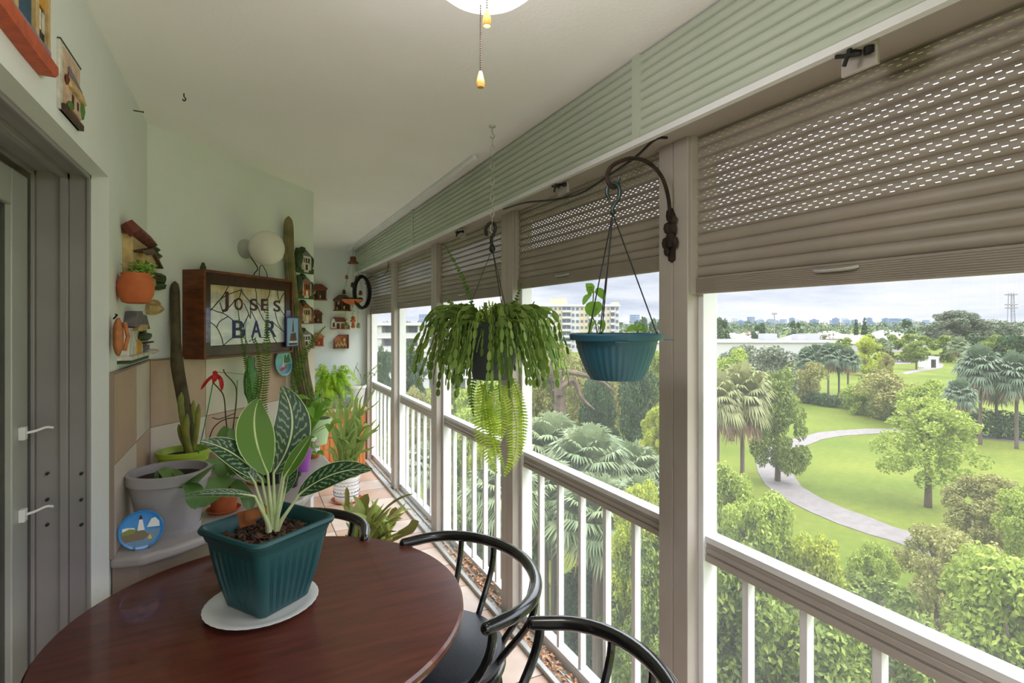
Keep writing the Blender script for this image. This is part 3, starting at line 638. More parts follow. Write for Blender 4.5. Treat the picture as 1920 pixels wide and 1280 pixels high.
# ------------------------------------------------------------------ things on the walls
def relief(name, label, cat, F, a0, a1, b0, b1, spec, group=None, ds=None):
    ds = ds or (.38 if F is LF else 1); F0 = F; F = lambda a, b, c=0: F0(a, b, c * ds)
    class G(Frame):
        def __init__(s): s.o, s.a, s.b, s.c = F0.o, F0.a, F0.b, F0.c * ds
    G = G()
    o = F((a0 + a1) / 2, b0, 0); t = thing(name, label, cat, o, group=group); wd, hg = a1 - a0, b1 - b0; byname = {}
    r1 = random.Random(name + label)
    for pn, mt, kd, *q in spec:
        k = (pn, mt); m = byname.setdefault(k, MB(o))
        if kd == 'box': u0, u1, v0, v1, c0, c1 = q; m.fbox(G, a0 + u0 * wd, a0 + u1 * wd, b0 + v0 * hg, b0 + v1 * hg, c0, c1)
        elif kd == 'poly': pl, c0, c1 = q; m.fprism(G, [(a0 + u * wd, b0 + v * hg) for u, v in pl], c0, c1)
        elif kd == 'ball': u, v, ru, rv, c, rc = q; m.ell(F(a0 + u * wd, b0 + v * hg, c), ru * wd * .9 * (ds if ds < 1 else 1), ru * wd * .9, rv * hg, 12, rough=.14, rnd=r1)
        elif kd == 'ribs':                                    # roof tiles rows
            u0, u1, v0, v1, c0, c1, n = q
            for j in range(n): uu = u0 + (u1 - u0) * (j + .5) / n; m.tube([F(a0 + uu * wd, b0 + v0 * hg, c1), F(a0 + uu * wd, b0 + v1 * hg, c0)], abs(u1 - u0) * wd / n * .5, 6)
    for (pn, mt), m in byname.items(): m.build(pn, M[mt], t, bev=.0008, ang=50)
    return t
PL = 'ceramic and wood house plaques on the walls'
relief('house_plaque', 'large painted house plaque cropped by the top left corner, yellow shutters on a terracotta ledge', 'wall plaque', LF, 1.13, 1.435, 2.085, 2.40, [
    ('backing', 'olive', 'box', 0, .96, .1, 1, 0, .018), ('ledge', 'terrared', 'poly', [(0, .02), (.6, 0), (.94, .0), (1, .04), (1, .09), (0, .12)], 0, .075), ('stone_step', 'lilac', 'box', 0, .97, .10, .17, 0, .05),
    ('cornice', 'olive', 'box', 0, 1, .62, .70, 0, .065), ('shutter_board', 'ochre', 'box', .42, .70, .42, .62, 0, .030), ('shutter_board', 'ochre', 'box', .76, .94, .42, .62, 0, .030),
    ('door', 'bluedoor', 'box', .42, .70, .16, .42, 0, .026), ('window', 'darkwin', 'box', .78, .94, .17, .41, 0, .026), ('window_trim', 'whitewash', 'box', .81, .85, .26, .39, 0, .032), ('window_trim', 'whitewash', 'box', .88, .92, .26, .39, 0, .032),
    ('column', 'sand', 'box', .70, .76, .14, .64, 0, .045), ('column', 'sand', 'box', .94, .98, .14, .64, 0, .045), ('column', 'sand', 'box', .36, .41, .14, .64, 0, .045),
    ('roof', 'roofred', 'ribs', 0, .98, .70, 1.0, .02, .06, 12), ('flower', 'bush', 'ball', .84, .60, .05, .03, .045, .02)], PL)
relief('house_plaque', 'small rectangular cottage plaque hanging high above the door corner, pale wall with grey roof', 'wall plaque', LF, 1.535, 1.70, 2.062, 2.222, [
    ('backing', 'whitewash', 'box', 0, .97, 0, 1, 0, .016), ('wall', 'pinkwall', 'box', .12, .92, .12, .93, .016, .020), ('dark_roof', 'roofgrey', 'poly', [(.30, .72), (.95, .60), (.95, .46), (.30, .55)], .016, .032), ('dark_roof', 'moss', 'box', .3, .9, .58, .64, .016, .026),
    ('roof', 'sand', 'ribs', .22, 1.0, .40, .56, .022, .040, 12), ('roof_end', 'roofred', 'ball', .20, .50, .07, .07, .03, .02), ('cottage', 'pinkwall', 'box', .22, .92, .14, .42, .016, .030), ('door', 'dwood', 'box', .40, .50, .16, .36, .03, .033),
    ('window', 'darkwin', 'box', .66, .74, .22, .34, .03, .033), ('bush', 'bush', 'ball', .93, .30, .10, .14, .03, .03), ('bush', 'bush', 'ball', .28, .14, .10, .07, .035, .03), ('ground', 'dwood', 'box', .05, 1.0, .0, .09, 0, .035), ('rim', 'moss', 'box', 0, 1, .97, 1.0, 0, .02)], PL)
a0, a1 = lab(226, 500, .012)[0], lab(290, 500, .012)[0]; bt = lab(232, 403, .03)[1]; bb = 1.645
hp = relief('tower_planter', 'tall sand-coloured tower wall ornament with red tiled roof and terracotta bowl', 'wall ornament', LF, a0, a1 - .03, bb, bt, ds=.55, spec=[
    ('tower', 'sand', 'box', .14, .62, .12, .90, 0, .055), ('tower_roof', 'roofred', 'ribs', .08, .68, .86, .985, .03, .075, 9), ('tower_roof', 'roofred', 'box', .12, .64, .86, .97, 0, .05),
    ('house', 'sand', 'box', .30, .74, .30, .68, 0, .080), ('house', 'sand', 'poly', [(.30, .68), (.74, .68), (.60, .78)], 0, .080), ('house_roof', 'roofbrown', 'poly', [(.14, .66), (.50, .80), (.56, .785), (.90, .62), (.88, .60), (.55, .74), (.16, .64)], 0, .105),
    ('house_roof', 'roofbrown', 'poly', [(.16, .66), (.50, .80), (.56, .72), (.40, .68)], .03, .10), ('window', 'whitewash', 'box', .50, .64, .47, .60, .08, .085), ('window', 'darkwin', 'box', .53, .61, .47, .585, .08, .088),
    ('balcony', 'dwood', 'box', .36, .80, .41, .44, .06, .105), ('balcony', 'dwood', 'box', .38, .80, .46, .475, .085, .105),
    ('dark_tree', 'moss', 'ball', .70, .84, .14, .06, .03, .03), ('dark_tree', 'moss', 'ball', .82, .78, .12, .06, .03, .03), ('dark_tree', 'moss', 'ball', .88, .44, .13, .10, .05, .04), ('dark_tree', 'moss', 'ball', .86, .34, .13, .08, .05, .04),
    ('figure', 'sand', 'ball', .90, -.03, .12, .09, .03, .02), ('figure', 'sand', 'ball', .93, .06, .09, .06, .03, .02)])
o = V(hp.location); pc = LF(lab(255, 552, .052)[0], bb - .005, .052)
m = MB(o); m.lathe([(.022, .0), (.038, .004), (.050, .03), (.053, .055), (.049, .08), (.041, .094), (.043, .102), (.039, .102), (.036, .092), (.034, .088)], pc, 36); m.build('terracotta_bowl', M['terra'], hp)
m = MB(o); r1 = random.Random(4)
for k in range(150):
    c = pc + V((r1.gauss(.008, .018), r1.gauss(.02, .022), .112 + r1.gauss(0, .014))); dr = V((r1.uniform(-1, 1), r1.uniform(-1, 1), r1.uniform(-.2, 1))).normalized()
    m.leaf([c, c + dr * .009, c + dr * .017], .011, (0.3, 0, 1), 'oval')
m.build('foliage', M['pothos'], hp)
a, b = lab(221.5, 631, .022); m = MB(LF(a, b - .06, 0)); F2 = LF
m.ell(LF(a, b, .022), .014, .034, .060, 22, rough=.05, rnd=random.Random(2)); tag(m.build('wall_mask', M['lwood'], ang=70), 'orange-brown carved oval wall piece beside the small ceramic house', 'wall ornament')
m_ = bpy.data.objects['wall_mask']; m = MB(m_.location)
m.tube([LF(a + .004, b + .045, .038), LF(a + .008, b, .046), LF(a + .004, b - .045, .038)], .006, 8); m.build('ridge', M['lwood'], m_)
m = MB(m_.location); m.tube([LF(a - .002, b + .055, .01), LF(a, b + .068, .02), LF(a + .006, b + .07, .015)], .003, 6); m.build('hanging_loop', M['black'], m_)
relief('house_ornament', 'white ceramic house with grey roofs and orange door under the terracotta bowl', 'wall ornament', LF, lab(226, 640, .01)[0], lab(274, 640, .01)[0], lab(240, 680, .02)[1], lab(250, 582, .02)[1], [
    ('wall', 'whitewash', 'box', .06, .60, .06, .66, 0, .05), ('wall', 'whitewash', 'box', .5, .86, .14, .7, 0, .04), ('roof', 'roofgrey', 'poly', [(.18, .68), (.26, .98), (.48, 1.0), (.62, .70)], 0, .065), ('roof', 'roofgrey', 'poly', [(.54, .94), (.74, .92), (.92, .62), (.58, .62)], 0, .055),
    ('awning', 'sand', 'poly', [(.14, .60), (.3, .72), (.62, .72), (.56, .60)], 0, .08), ('door', 'ochre', 'box', .34, .52, .10, .42, .05, .056), ('window', 'maroon', 'box', .66, .80, .40, .60, .04, .046), ('balcony', 'dwood', 'box', .58, .98, .31, .345, .02, .07),
    ('tree', 'moss', 'ball', .50, .48, .13, .10, .06, .03), ('pot', 'roofgrey', 'box', .64, .84, .16, .28, .03, .06), ('ground', 'whitewash', 'box', .0, 1.0, .06, .13, 0, .075), ('ground', 'whitewash', 'ball', .85, .13, .16, .05, .05, .03), ('base', 'moss', 'box', .0, .72, 0, .05, 0, .07)], ds=.55)

# stained glass sign case
OFF = .12
sa0, sa1 = dab(382.7, 600, OFF)[0], dab(550, 600, OFF)[0]; sb0, sb1 = dab(382.7, 674, OFF)[1], dab(382.7, 504, OFF)[1]
o = DF((sa0 + sa1) / 2, sb0, 0); t = thing('bar_sign', 'wooden light box with stained glass lettering hung over the tiled counter corner', 'sign', o)
m = MB(o); fr_ = .022
m.fbox(DF, sa0, sa0 + .012, sb0, sb1, .0, OFF); m.fbox(DF, sa1 - .012, sa1, sb0, sb1, .0, OFF); m.fbox(DF, sa0, sa1, sb1 - .012, sb1, .0, OFF); m.fbox(DF, sa0, sa1, sb0, sb0 + .012, .0, OFF); m.fbox(DF, sa0, sa1, sb0, sb1, 0, .006)
m.build('case', M['signwood'], t, bev=.002)
gd = lambda x, y: dab(320 + x * .17190, 480 + y * .17190, OFF - .006)
g0 = gd(440, 300); g1 = gd(1255, 380); g2 = gd(440, 980); g3 = gd(1255, 945)
ga0, ga1 = (g0[0] + g2[0]) / 2, (g1[0] + g3[0]) / 2; gb1 = (g0[1] + g1[1]) / 2; gb0 = (g2[1] + g3[1]) / 2
m = MB(o)
for q in ((sa0 + .012, ga0, sb0 + .012, sb1 - .012), (ga1, sa1 - .012, sb0 + .012, sb1 - .012), (ga0, ga1, gb1, sb1 - .012), (ga0, ga1, sb0 + .012, gb0)): m.fbox(DF, *q, .02, OFF - .008)
m.build('dark_border', mat('maroon_glass', srgb(50, 22, 22), .35, srgb(70, 32, 26), 8, coat=.15, bump=.25, bscale=30), t)
m = MB(o)
for (a_, w_) in ((sa0 + .016, ga0 - sa0 - .020), (ga1 + .004, sa1 - .016 - ga1)): m.fbox(DF, a_, a_ + w_, gb0 + .02, gb0 + (gb1 - gb0) * .62, OFF - .008, OFF - .006)
m.build('blue_glass_strip', mat('blue_glass', srgb(120, 122, 176), .15, srgb(70, 70, 130), 40, coat=.5, bump=.3), t)
pane = mat('streaky_glass', srgb(236, 238, 240), .12, srgb(196, 204, 216), 7, stretch=(1, 1, 3), coat=.6, bump=.5, bscale=22, em=0)
pm = pane.node_tree; n = pm.nodes; gm = n.new('ShaderNodeTexCoord'); sp = n.new('ShaderNodeSeparateXYZ'); pm.links.new(gm.outputs['Object'], sp.inputs[0])
nz = n.new('ShaderNodeTexNoise'); nz.inputs['Scale'].default_value = 6; mp = n.new('ShaderNodeMapping'); mp.inputs['Scale'].default_value = (4, 4, .5); pm.links.new(gm.outputs['Object'], mp.inputs[0]); pm.links.new(mp.outputs[0], nz.inputs['Vector'])
ad = n.new('ShaderNodeMath'); ad.operation = 'MULTIPLY_ADD'; ad.inputs[1].default_value = .22; pm.links.new(nz.outputs['Fac'], ad.inputs[0]); pm.links.new(sp.outputs['Z'], ad.inputs[2])
r_ = n.new('ShaderNodeValToRGB'); r_.color_ramp.elements[0].position = .30; r_.color_ramp.elements[1].position = .46; r_.color_ramp.elements[0].color = (1, 1, 1, 1); r_.color_ramp.elements[1].color = srgb(206, 176, 128); pm.links.new(ad.outputs[0], r_.inputs[0])
mm = n.new('ShaderNodeMix'); mm.data_type = 'RGBA'; mm.blend_type = 'MULTIPLY'; mm.inputs[0].default_value = 1; bs = n['Principled BSDF'].inputs['Base Color']; pm.links.new(bs.links[0].from_socket, mm.inputs[6]); pm.links.new(r_.outputs[0], mm.inputs[7]); pm.links.new(mm.outputs[2], bs)
m = MB(o); m.fbox(DF, ga0, ga1, gb0, gb1, OFF - .02, OFF - .012); gpn = m.build('glass_panel', pane, t, smooth=False)
def gp(x, y):
    u = (x - 440) / 815; tp = 300 + 80 * u; bt_ = 980 - 35 * u; return ga0 + u * (ga1 - ga0), gb0 + (bt_ - y) / (bt_ - tp) * (gb1 - gb0)
LEAD = [[(445, 590), (560, 430), (610, 330)], [(445, 590), (560, 445), (745, 360)], [(745, 350), (735, 400), (720, 460)], [(745, 360), (765, 410), (835, 495)], [(885, 320), (905, 400), (910, 500)], [(445, 570), (500, 600), (560, 620), (610, 655), (660, 700)],
        [(445, 720), (500, 775), (545, 880), (565, 975)], [(500, 775), (530, 710), (610, 655)], [(560, 610), (640, 530), (680, 470)], [(770, 510), (810, 600), (840, 680)], [(840, 495), (842, 600), (840, 680)], [(820, 640), (770, 750), (780, 830), (770, 880)],
        [(850, 600), (890, 680), (930, 760)], [(905, 510), (960, 640), (1010, 720)], [(1130, 610), (1160, 720), (1210, 800)], [(910, 500), (980, 570), (1010, 620)], [(1065, 360), (1050, 440), (1000, 490)], [(1155, 365), (1165, 440), (1190, 500)],
        [(1250, 400), (1210, 450), (1190, 500)], [(1180, 560), (1250, 650)], [(1090, 710), (1160, 770), (1240, 830)], [(570, 965), (660, 890), (770, 890), (810, 960)], [(860, 890), (880, 950), (900, 890)], [(1040, 890), (1075, 955)], [(1100, 880), (1150, 950)], [(660, 700), (660, 890)], [(530, 500), (560, 610)], [(960, 890), (1040, 890)]]
m = MB(o)
for ln in LEAD: m.tube([DF(*gp(*q), OFF - .0115) for q in (spline([(x, y, 0) for x, y in ln], 5) if 0 else [(a_.x, a_.y) for a_ in spline([(x, y, 0) for x, y in ln], 5)])], .0022, 6)
for q in ((ga0, gb0, ga1, gb0), (ga1, gb0, ga1, gb1), (ga1, gb1, ga0, gb1), (ga0, gb1, ga0, gb0)): m.tube([DF(q[0], q[1], OFF - .0115), DF(q[2], q[3], OFF - .0115)], .003, 6)
m.build('lead_came', mat('lead', srgb(48, 52, 54), .4, metal=.6), gpn)
def letter(ch, x, y, wpx, hpx, mt):                          # thick glass letter on the pane
    cu = bpy.data.curves.new('letter', 'FONT'); cu.body = ch; cu.extrude = .5; cu.offset = .012; ob = bpy.data.objects.new('letter', cu); COL.objects.link(ob)
    dg = bpy.context.evaluated_depsgraph_get(); dg.update(); me = bpy.data.meshes.new_from_object(ob.evaluated_get(dg)); bpy.data.objects.remove(ob)
    cs = [v.co.copy() for v in me.vertices]; x0, x1 = min(c.x for c in cs), max(c.x for c in cs); y0, y1 = min(c.y for c in cs), max(c.y for c in cs)
    (ca, cb) = gp(x, y); ws = wpx / 815 * (ga1 - ga0); hs = hpx / 620 * (gb1 - gb0)
    m = MB(o); vv = [DF(ca + ((c.x - x0) / (x1 - x0) - .5) * ws, cb + ((c.y - y0) / (y1 - y0) - .5) * hs, OFF - .011 + c.z * .003) for c in cs]
    m.v = vv; m.f = [tuple(p.vertices) for p in me.polygons]; m.m = [0] * len(m.f); m.build('letter', M[mt], gpn, smooth=False)
letter('J', 582, 495, 62, 210, 'maroon')
for ch, x, y in (('O', 715, 520), ('S', 876, 528), ('E', 1004, 530), ('S', 1152, 546)): letter(ch, x, y, 84, 132, 'maroon')
for ch, x in (('B', 715), ('A', 905), ('R', 1078)): letter(ch, x, 796, 128 if ch != 'A' else 112, 188, 'navy')
m = MB(o); q = DF(sa0 + .11 - .03, sb1, .04); m.ell(q + UP * .012, .014, .014, .022, 10); m.ell(q + UP * .03, .009, .009, .012, 8); m.build('finial', M['moss'], t)
m = MB(o); p1 = dpt(512, 497, .06); m.tube(spline([DF(dab(486, 512, .05)[0], sb1 + .002, .05), dpt(487, 512, .05) + UP * .03, dpt(492, 508, .05) + UP * .03, dpt(500, 512, .05), DF(dab(500, 512, .05)[0] + .01, sb1 - .005, .05)]), .0022, 6); m.build('wire_loop', M['black'], t)

gl = dab(503.5, 465, .15); o = DF(gl[0], gl[1], 0); t = thing('globe_lamp', 'white frosted globe wall lamp above the stained glass sign', 'wall lamp', o)
m = MB(o); m.lathe([(.05, 0), (.052, .012), (.044, .03), (.036, .05), (.036, .062)], o, 28, ax=(DD, UP, DN)); m.build('lamp_base', M['lgrey'], t)
m = MB(o); m.ell(DF(gl[0], gl[1], .14), .088, .088, .092, 36); m.build('globe', M['globe'], t, ang=80)
m = MB(o); m.tube(spline([DF(gl[0] + .0, gl[1] - .03, .03), dpt(483, 502, .03), dpt(478, 511, .02), DF(dab(474, 516, .02)[0], sb1, .02)]), .003, 6); m.build('lamp_cord', M['black'], t)
# black and white relief houses on the corner strip
specs = [('white colonial house relief plaque between dark trees, topmost at the wall corner', 'whitewash', 'moss', 462, 512), ('brick house relief plaque with white steps, second from top at the wall corner', 'terrared', 'moss', 512, 560),
         ('tan house relief plaque with round tree, third from top at the wall corner', 'sand', 'mwood', 561, 607), ('pale porch house relief plaque, lowest at the corner and half behind the postcard', 'whitewash', 'moss', 613, 652)]
qa0, qa1 = dab(553, 500, .01)[0], dab(585.5, 500, .01)[0]
for lb, wm, tm, y0, y1 in specs:
    b1_, b0_ = dab(570, y0, .01)[1], dab(570, y1, .01)[1]
    relief('house_plaque', lb, 'wall plaque', DF, qa0, qa1, b0_, b1_, [('ground', tm, 'box', 0, 1, 0, .2, 0, .022), ('house', wm, 'box', .28, .78, .12, .66, 0, .026), ('roof', 'roofgrey' if wm != 'sand' else 'mwood', 'poly', [(.22, .64), (.5, .86), (.84, .64)], 0, .030),
        ('tree', tm, 'ball', .16, .55, .17, .36, .012, .02), ('tree', tm, 'ball', .88, .42, .13, .28, .012, .02), ('tree', 'moss', 'ball', .42, .86, .14, .12, .010, .02), ('window', 'darkwin', 'box', .34, .42, .38, .56, .026, .028), ('window', 'darkwin', 'box', .48, .56, .38, .56, .026, .028), ('window', 'darkwin', 'box', .62, .70, .38, .56, .026, .028),
        ('door', 'whitewash' if wm != 'whitewash' else 'dwood', 'box', .47, .58, .12, .32, .026, .030), ('path', 'whitewash', 'box', .40, .66, .03, .12, .02, .026), ('column', 'whitewash', 'box', .30, .33, .12, .6, .026, .032), ('column', 'whitewash', 'box', .73, .76, .12, .6, .026, .032)], PL)
a0, b0 = dab(538, 651, .135); a1, b1 = dab(562, 594, .135)
relief('postcard', 'blue picture card propped at the right edge of the stained glass sign', 'picture card', Frame(DF.o + DN * .122, DD, DN), a0, a1, b0, b1, [('card', 'navy', 'box', 0, 1, 0, 1, 0, .008), ('picture', 'skyblue', 'box', .07, .93, .04, .96, .008, .009), ('tower', 'dwood', 'poly', [(.46, .5), (.52, .92), (.58, .5)], .009, .0105),
    ('tower', 'roofbrown', 'poly', [(.28, .18), (.34, .44), (.72, .48), (.80, .18)], .009, .010), ('town', 'whitewash', 'box', .2, .84, .14, .2, .009, .0105), ('town', 'maroon', 'box', .2, .84, .07, .13, .009, .0105)]) if 'skyblue' in M else None
def disc_picture(name, label, c, nrm, r, mats, parts, up=UP, cat='plate'):
    nrm = V(nrm).normalized(); A = UP.cross(nrm).normalized(); B = nrm.cross(A); t = thing(name, label, cat, c - B * r)
    F = Frame(c, A, nrm, B); o = t.location; m = MB(o); m.lathe([(r * .55, -.006), (r * .96, -.001), (r, .002), (r * .97, .004), (r * .8, .001), (0, .0005)], c, 48, ax=(A, B, nrm)); m.build('plate_disc', M[mats], t)
    def clipc(pl): return [(x * r, y * r) for x, y in pl]
    for k, (pn, mt, pl) in enumerate(parts): m = MB(o); m.fprism(F, clipc(pl), .001, .0022 + .0004 * k); m.build(pn, M[mt], t, smooth=False)
    return t, F
def circ(y0, y1, R=.86, n=14):                               # strip of a disc between heights
    a0, a1 = math.asin(max(-1, y0 / R)), math.asin(min(1, y1 / R))
    rt = [(R * math.cos(a0 + (a1 - a0) * k / n), R * math.sin(a0 + (a1 - a0) * k / n)) for k in range(n + 1)]; return rt + [(-x, y) for x, y in rt[::-1]]
for k, c in dict(sea=(96, 140, 176), skydeep=(44, 142, 220), cloud=(240, 240, 244), rocks=(112, 92, 62), grassp=(120, 128, 52), turq=(120, 190, 190), yellowp=(232, 190, 40)).items(): M[k] = mat('painted_' + k, srgb(*c), .25, coat=.4)
# counter top decor and plants
ZK = .84
p0 = onZ(266, 1029, ZK); r = .062; c = P(264.5, 993, (p0 - EYEV).dot(FW) + .005)
t, F = disc_picture('souvenir_plate', 'small round plate painted with a white lighthouse, standing by the door edge', c, (EYEV - c) * V((1, 1, .3)), r, 'skydeep', [
    ('sea', 'sea', circ(-.85, -.05)), ('cloud', 'cloud', [(.25, .1), (.82, .05), (.80, .32), (.62, .55), (.45, .5), (.35, .3)]), ('cloud', 'cloud', [(-.82, .0), (-.2, .0), (-.3, .16), (-.6, .22), (-.8, .2)]),
    ('rocks', 'rocks', [(-.84, -.3), (-.86, 0), (-.5, .1), (.1, -.02), (.35, -.3), (.1, -.5), (-.7, -.52)]), ('grass', 'grassp', [(-.84, .02), (-.5, .14), (-.2, .06), (-.3, -.12), (-.8, -.15)]), ('lighthouse', 'cloud', [(-.16, 0), (.16, -.02), (.06, .55), (-.08, .55)]),
    ('lantern', 'dwood', [(-.09, .55), (.07, .55), (.05, .68), (-.01, .78), (-.07, .68)]), ('buoy', 'yellowp', [(.28, -.52), (.48, -.52), (.42, -.3), (.34, -.3)])])
m = MB(t.location); u = F.a
for s_ in (-.02, .02): m.tube(spline([p0 + u * s_ - F.c * .02 + UP * .004, p0 + u * s_ + UP * .004, p0 + u * s_ + F.c * .014 + UP * .005, p0 + u * s_ + F.c * .018 + UP * .016]), .003, 6)
m.tube([p0 - u * .02 - F.c * .018 + UP * .004, p0 + u * .02 - F.c * .018 + UP * .004], .003, 6); m.build('plate_stand', M['vaseglass'], t)
c = dpt(532, 680, .03); disc_picture('painted_plate', 'round turquoise painted plate leaning on the tiles below the sign', c, DN * .96 + UP * .1, .078, 'turq', [
    ('water', 'sea', circ(-.85, -.1)), ('sail', 'whitewash', [(-.3, -.3), (-.05, .45), (.02, -.3)]), ('boat', 'terrared', [(-.6, -.45), (.1, -.3), (.3, -.15), (.2, -.4), (-.4, -.6)]), ('trees', 'bush', [(.05, .0), (.2, .6), (.4, .3), (.6, .65), (.75, .1), (.5, -.05)])])

def potlathe(t, o, base, r0, r1, h, mt, rim=.014, ro=.006, n=40, name='pot', flute=None, soil=True, ang=35):
    m = MB(o); ri = r1 - .005
    m.lathe([(r0 * .9, .0), (r0, .002), (r0 + (r1 - r0) * .5, h * .5), (r1 - .001, h - rim), (r1 + ro, h - rim + .001), (r1 + ro + .001, h - .002), (r1 + ro - .002, h), (ri, h), (ri - .001, h - rim), (ri - .004, h * .86)], base, n, flute=flute); b = m.build(name, M[mt], t, ang=ang)
    if soil: m = MB(o); m.lathe([(ri - .003, h * .86 - .01), (ri - .003, h * .86), (ri * .5, h * .88), (0.001, h * .88)], base, 24); m.build('soil', M['earth'], b)
    return b
def wpath(pts, n=6): return spline([P(*q) for q in pts], n)
def frond(m, path, L, wid, nrm=None, dens=1.0, taper=.9, start=.0, droop=0, sym=1):
    n = len(path); nrm = V(nrm) if nrm is not None else None; acc = 0; i0 = 0; tot = sum((path[k + 1] - path[k]).length for k in range(n - 1)); step = wid * 1.45 / dens; d = step; run = 0
    for k in range(n - 1):
        a, b = path[k], path[k + 1]; sl = (b - a).length; tdir = (b - a).normalized() if sl > 1e-9 else UP
        nn = nrm or (EYEV - a).normalized(); x = tdir.cross(nn)
        if x.length < 1e-3: x = tdir.cross(V((1, .3, 0)))
        x.normalize(); up = x.cross(tdir)
        while d < run + sl:
            q = d / tot; p = a + tdir * (d - run); d += step
            if q < start: continue
            ll = L * min(1, (1 - q) * 2.2 + .08) ** taper * min(1, .35 + q * 4)
            for s_ in (-1, 1):
                dr = (x * s_ + tdir * .28 - UP * droop).normalized(); wv = tdir * (wid * .5)
                i = len(m.v); m.v += [p - wv * .8, p + wv * .8, p + dr * ll * .55 + wv * .9 + up * .003, p + dr * ll * .55 - wv * .9 + up * .003, p + dr * ll - UP * droop * ll * .4]
                m.f += [(i, i + 1, i + 2, i + 3), (i + 3, i + 2, i + 4)]; m.m += [0, 0]
        run += sl
    m.tube(path, [.0016 * (1 - .6 * k / n) + .0004 for k in range(n)], 5); return m

# big grey pot with broad strap leaves
b = onZ(318, 992, ZK); t = thing('potted_plant', 'large grey plastic pot with broad green strap leaves on the counter edge', 'potted plant', b)
potlathe(t, b, b, .092, .124, .215, 'greypot', rim=.035, ro=.006)
m = MB(b); m.lathe([(.097, .0), (.099, .02), (.097, .022), (.095, .02)], b, 40); m.build('pot_foot', M['greypot'], t)
dB = (b - EYEV).dot(FW)
OL = [((340, 925, dB - .02), (372, 895, dB - .10), (408, 868, dB - .14), .066, (0, -.2, 1)), ((340, 925, dB - .05), (305, 880, dB - .02), (290, 905, dB - .03), .05, (0, 0, 1)), ((352, 905, dB - .1), (364, 920, dB - .16), (366, 955, dB - .17), .055, (.3, -.8, .4)),
      ((352, 915, dB - .05), (330, 885, dB), (297, 880, dB + .04), .03, (0, 0, 1))]
for a_, c_, e_, wd, nn in OL:
    m = MB(b); m.leaf(spline([P(*a_), P(*c_), P(*e_)], 8), wd, nn, 'strap', .2); m.build('leaf', M['orchid'], t)
# lime pot with tall leaning cactus
b = onZ(345, 925, ZK); dB = (b - EYEV).dot(FW); t = thing('potted_cactus', 'lime green pot with tall dark leaning cactus and short yellow offshoots', 'potted cactus', b)
zr = P(345, 842, dB).z; potlathe(t, b, b, .07, .098, zr - ZK, 'lime', rim=.02)
m = MB(b); n = 12
path = wpath([(355, 862, dB), (352, 800, dB), (341, 735, dB + .02), (333, 690, dB + .04), (330, 650, dB + .06), (329, 600, dB + .08), (328, 556, dB + .09), (328, 527, dB + .09)], 5)
rad = np.interp(np.linspace(0, 1, len(path)), [0, .15, .45, .6, .9, .97, 1], [.018, .024, .026, .021, .020, .015, .003]); m.tube(path, list(rad), 12)
o_ = m.build('cactus_trunk', M['cactus'], t, ang=60)
for pts, r_ in (([(352, 850, dB - .02), (345, 800, dB - .03), (339, 760, dB - .03), (340, 735, dB - .03)], .012), ([(358, 850, dB - .03), (349, 815, dB - .04), (351, 775, dB - .045)], .014), ([(362, 850, dB - .02), (369, 800, dB - .02), (373, 757, dB - .02)], .011), ([(352, 845, dB), (340, 820, dB - .01), (335, 795, dB - .01)], .009), ([(356, 840, dB + .02), (360, 790, dB + .02), (363, 750, dB + .02)], .011)):
    m = MB(b); pth = wpath(pts, 5); m.tube(pth, list(np.interp(np.linspace(0, 1, len(pth)), [0, .3, .85, 1], [r_ * .7, r_, r_, r_ * .2])), 10); m.build('offshoot', M['ycactus'], t, ang=60)
# terracotta pot with orchid leaves, ribbon stakes
b = onZ(420, 958, ZK); dB = (b - EYEV).dot(FW); t = thing('potted_orchid', 'orchid in small terracotta pot with wire stake tied by a red ribbon', 'potted orchid', b)
potlathe(t, b, b, .042, .056, .10, 'terra', rim=.025)
MB(b).lathe([(.05, 0), (.062, .012), (.06, .014), (.05, .004)], b + UP * .0005, 32).build('clay_saucer', M['terra'], t)
for a_, c_, e_, wd in (((428, 895, dB), (412, 905, dB - .12), (372, 952, dB - .2), .075), ((432, 890, dB), (425, 840, dB + .02), (420, 798, dB + .02), .07), ((434, 898, dB), (462, 930, dB - .04), (470, 958, dB - .06), .045), ((428, 890, dB), (440, 850, dB - .02), (432, 802, dB - .02), .05), ((430, 898, dB), (400, 870, dB - .05), (385, 880, dB - .08), .05), ((432, 898, dB), (455, 880, dB - .06), (500, 905, dB - .08), .045)):
    m = MB(b); m.leaf(spline([P(*a_), P(*c_), P(*e_)], 8), wd, (EYEV - P(*c_)).normalized() * .7 + UP * .5, 'strap', .15); m.build('leaf', M['orchid'], t)
m = MB(b); m.tube(wpath([(372, 850, dB + .1), (385, 790, dB + .1), (396, 735, dB + .1), (402, 703, dB + .1)]), .0022, 6); m.tube(wpath([(430, 880, dB), (437, 800, dB + .1), (443, 760, dB + .12), (445, 712, dB + .12)]), .002, 6); m.tube([P(405, 697, dB + .1), P(432, 699, dB + .14), P(460, 702, dB + .2)], .0012, 5); m.build('wire_stake', M['gwire'], t)
m = MB(b); m.tube(wpath([(428, 885, dB), (431, 840, dB + .05), (424, 790, dB + .1), (420, 745, dB + .1), (410, 728, dB + .1), (400, 716, dB + .1), (403, 700, dB + .1)]), [.0024] * 37, 6)
m.tube(wpath([(436, 880, dB), (437, 810, dB + .08), (442, 760, dB + .1), (443, 730, dB + .1), (436, 715, dB + .1), (422, 700, dB + .1), (419, 692, dB + .1)]), .0022, 6)
m.tube(wpath([(391, 825, dB), (402, 800, dB), (425, 785, dB), (462, 783, dB + .02)]), .0022, 6); m.tube(wpath([(398, 783, dB), (412, 785, dB), (440, 775, dB + .02)]), .0018, 6); m.build('dry_flower_stem', M['twig'], t)
